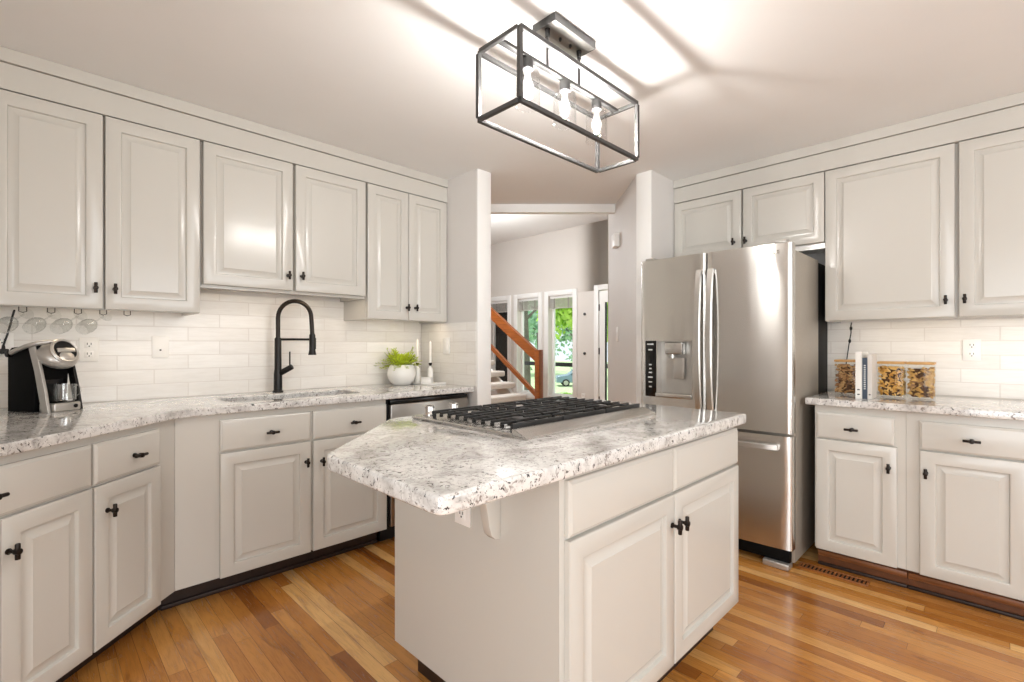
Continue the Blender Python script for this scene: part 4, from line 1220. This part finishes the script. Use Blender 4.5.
m = MB(); m.box(6.6, 90, -40, 90, -2.75, -2.6); o = m.build('lawn', 'lawn'); o['kind'] = 'structure'
pr_ = thing('porch_railing', 'black metal railing outside the living room windows', 'railing', (8.3, 6.0, 0))
m = MB(); m.box(-0.03, 0.03, -3.5, 3.0, 0.72, 0.81, 0.006); m.build('top_rail', 'black', pr_)
m = MB(); m.box(-0.02, 0.02, -3.5, 3.0, -0.25, -0.20); m.build('bottom_rail', 'black', pr_)
for y in (-3.4, -1.2, 1.2, 2.95):
    m = MB(); m.box(-0.04, 0.04, y - 0.04, y + 0.04, -2.6, 0.72); m.build('post', 'black', pr_)


def tree(name, label, x, y, trunk_h, crown_r, cz, mat, seed, n=1500, leaf=0.16, tr=0.16):
    rr = random.Random(seed)
    o = thing(name, label, 'tree', (x, y, -2.6), 0, 'trees outside the living room windows')
    m = MB()
    m.tube([(0, 0, -0.05), (0.05, 0.03, trunk_h * 0.4), (-0.05, 0.06, trunk_h * 0.8), (0.02, 0, cz + crown_r * 0.4)], [tr * 1.3, tr, tr * 0.8, tr * 0.35], 10)
    for k in range(7):
        a = rr.uniform(0, 6.28); z = trunk_h * rr.uniform(0.55, 0.95); l_ = crown_r * rr.uniform(0.5, 0.9)
        m.tube([(0, 0, z), (math.cos(a) * l_ * 0.5, math.sin(a) * l_ * 0.5, z + l_ * 0.3), (math.cos(a) * l_, math.sin(a) * l_, z + l_ * 0.75)], [tr * 0.45, tr * 0.3, tr * 0.1], 7)
    m.build('trunk', 'bark', o)
    m = MB()
    cl = [Vector((rr.gauss(0, 0.5) * crown_r, rr.gauss(0, 0.5) * crown_r, cz + rr.gauss(0, 0.42) * crown_r)) for _ in range(34)]
    for _ in range(n):
        c_ = rr.choice(cl) + Vector((rr.gauss(0, 1), rr.gauss(0, 1), rr.gauss(0, 1))) * crown_r * 0.16
        u_ = Vector((rr.gauss(0, 1), rr.gauss(0, 1), rr.gauss(0, 1))).normalized(); v_ = u_.cross(Vector((rr.gauss(0, 1), rr.gauss(0, 1), rr.gauss(0, 1)))).normalized()
        s_ = leaf * rr.uniform(0.6, 1.3)
        m.face([c_ - u_ * s_, c_ + v_ * s_ * 0.55, c_ + u_ * s_, c_ - v_ * s_ * 0.55])
    m.build('crown', mat, o, 180)
    return o


def at(px, d):
    a = (px - 512) / 484
    v = dn * d + dr * (a * d); return v


p_ = at(594, 13.5); tree('shade_tree', 'bright yellow-green leafy tree outside the window beside the front door', p_.x, p_.y, 4.0, 1.3, 5.25, 'tree_bright', 3, 5200, 0.12, 0.06)
p_ = at(527, 18); tree('shade_tree', 'grey tree with a thick bare trunk outside the middle window', p_.x, p_.y, 6.5, 1.5, 7.4, 'tree_pale', 5, 1500, 0.16, 0.13)
p_ = at(540, 24.5); tree('shade_tree', 'slim pale tree behind the thick trunk outside the middle window', p_.x, p_.y, 6.0, 1.6, 6.6, 'tree_pale', 8, 1600, 0.2, 0.13)
p_ = at(580, 54); tree('shade_tree', 'distant leafy tree standing beyond the parked car', p_.x, p_.y, 6.0, 4.2, 5.6, 'tree_pale', 9, 2200, 0.30, 0.25)
p_ = at(520, 62); tree('shade_tree', 'distant broad tree far behind the middle window', p_.x, p_.y, 6.0, 4.6, 6.2, 'tree_pale', 11, 2400, 0.32, 0.25)

# parked car
p_ = at(580, 45)
cr = thing('car', 'blue-grey car parked across the lawn, seen through the window', 'car', (p_.x, p_.y, -2.6), math.atan2(dr.y, dr.x))
prof = [(-2.25, 0.35), (-2.25, 0.80), (-2.1, 0.95), (-1.2, 1.05), (-0.55, 1.52), (1.05, 1.55), (1.75, 1.08), (2.2, 1.0), (2.25, 0.35)]
m = MB(); m.prism(prof, -0.88, 0.88, 0.07, mat=Matrix(((1, 0, 0, 0), (0, 0, 1, 0), (0, 1, 0, 0), (0, 0, 0, 1)))); m.build('car_body', 'car_paint', cr)
for s_ in (-0.885, 0.865):
    m = MB(); m.prism([(-1.0, 1.07), (-0.48, 1.45), (0.25, 1.47), (0.25, 1.08)], s_, s_ + 0.02, mat=Matrix(((1, 0, 0, 0), (0, 0, 1, 0), (0, 1, 0, 0), (0, 0, 0, 1)))); m.prism([(0.33, 1.08), (0.33, 1.47), (1.0, 1.47), (1.5, 1.10)], s_, s_ + 0.02, mat=Matrix(((1, 0, 0, 0), (0, 0, 1, 0), (0, 1, 0, 0), (0, 0, 0, 1)))); m.build('side_window', 'car_glass', cr)
for x in (-1.4, 1.35):
    for y in (-0.80, 0.80):
        m = MB(); m.cyl((x, y - 0.115, 0.34), (x, y + 0.115, 0.34), 0.34, n=26, bev=0.03); wl = m.build('wheel', 'tyre', cr)
        m = MB(); m.cyl((x, y - 0.12, 0.34), (x, y + 0.12, 0.34), 0.22, n=20); m.build('hubcap', 'silver', wl)
# low shrub under the window
rr = random.Random(4)
sh = thing('shrub', 'low pale green shrub below the parked car', 'shrub', (*at(566, 30), -2.6))
m = MB()
for _ in range(900):
    a, el, r_ = rr.uniform(0, 6.28), rr.uniform(0, 1.57), rr.uniform(0.7, 1.0)
    c_ = Vector((math.cos(a) * math.cos(el) * 1.6 * r_, math.sin(a) * math.cos(el) * 1.6 * r_, 0.05 + math.sin(el) * 0.75 * r_))
    u_ = Vector((rr.gauss(0, 1), rr.gauss(0, 1), rr.gauss(0, 1))).normalized(); v_ = u_.cross(Vector((0.3, 0.2, 1))).normalized(); s_ = 0.12
    m.face([c_ - u_ * s_, c_ + v_ * s_ * 0.5, c_ + u_ * s_, c_ - v_ * s_ * 0.5])
m.build('leaves', 'tree_bright', sh, 180)
m = MB()
for k in range(6):
    a = k * 1.05; m.tube([(0, 0, 0), (math.cos(a) * 0.5, math.sin(a) * 0.5, 0.45)], 0.03, 6)
m.build('stems', 'bark', sh)
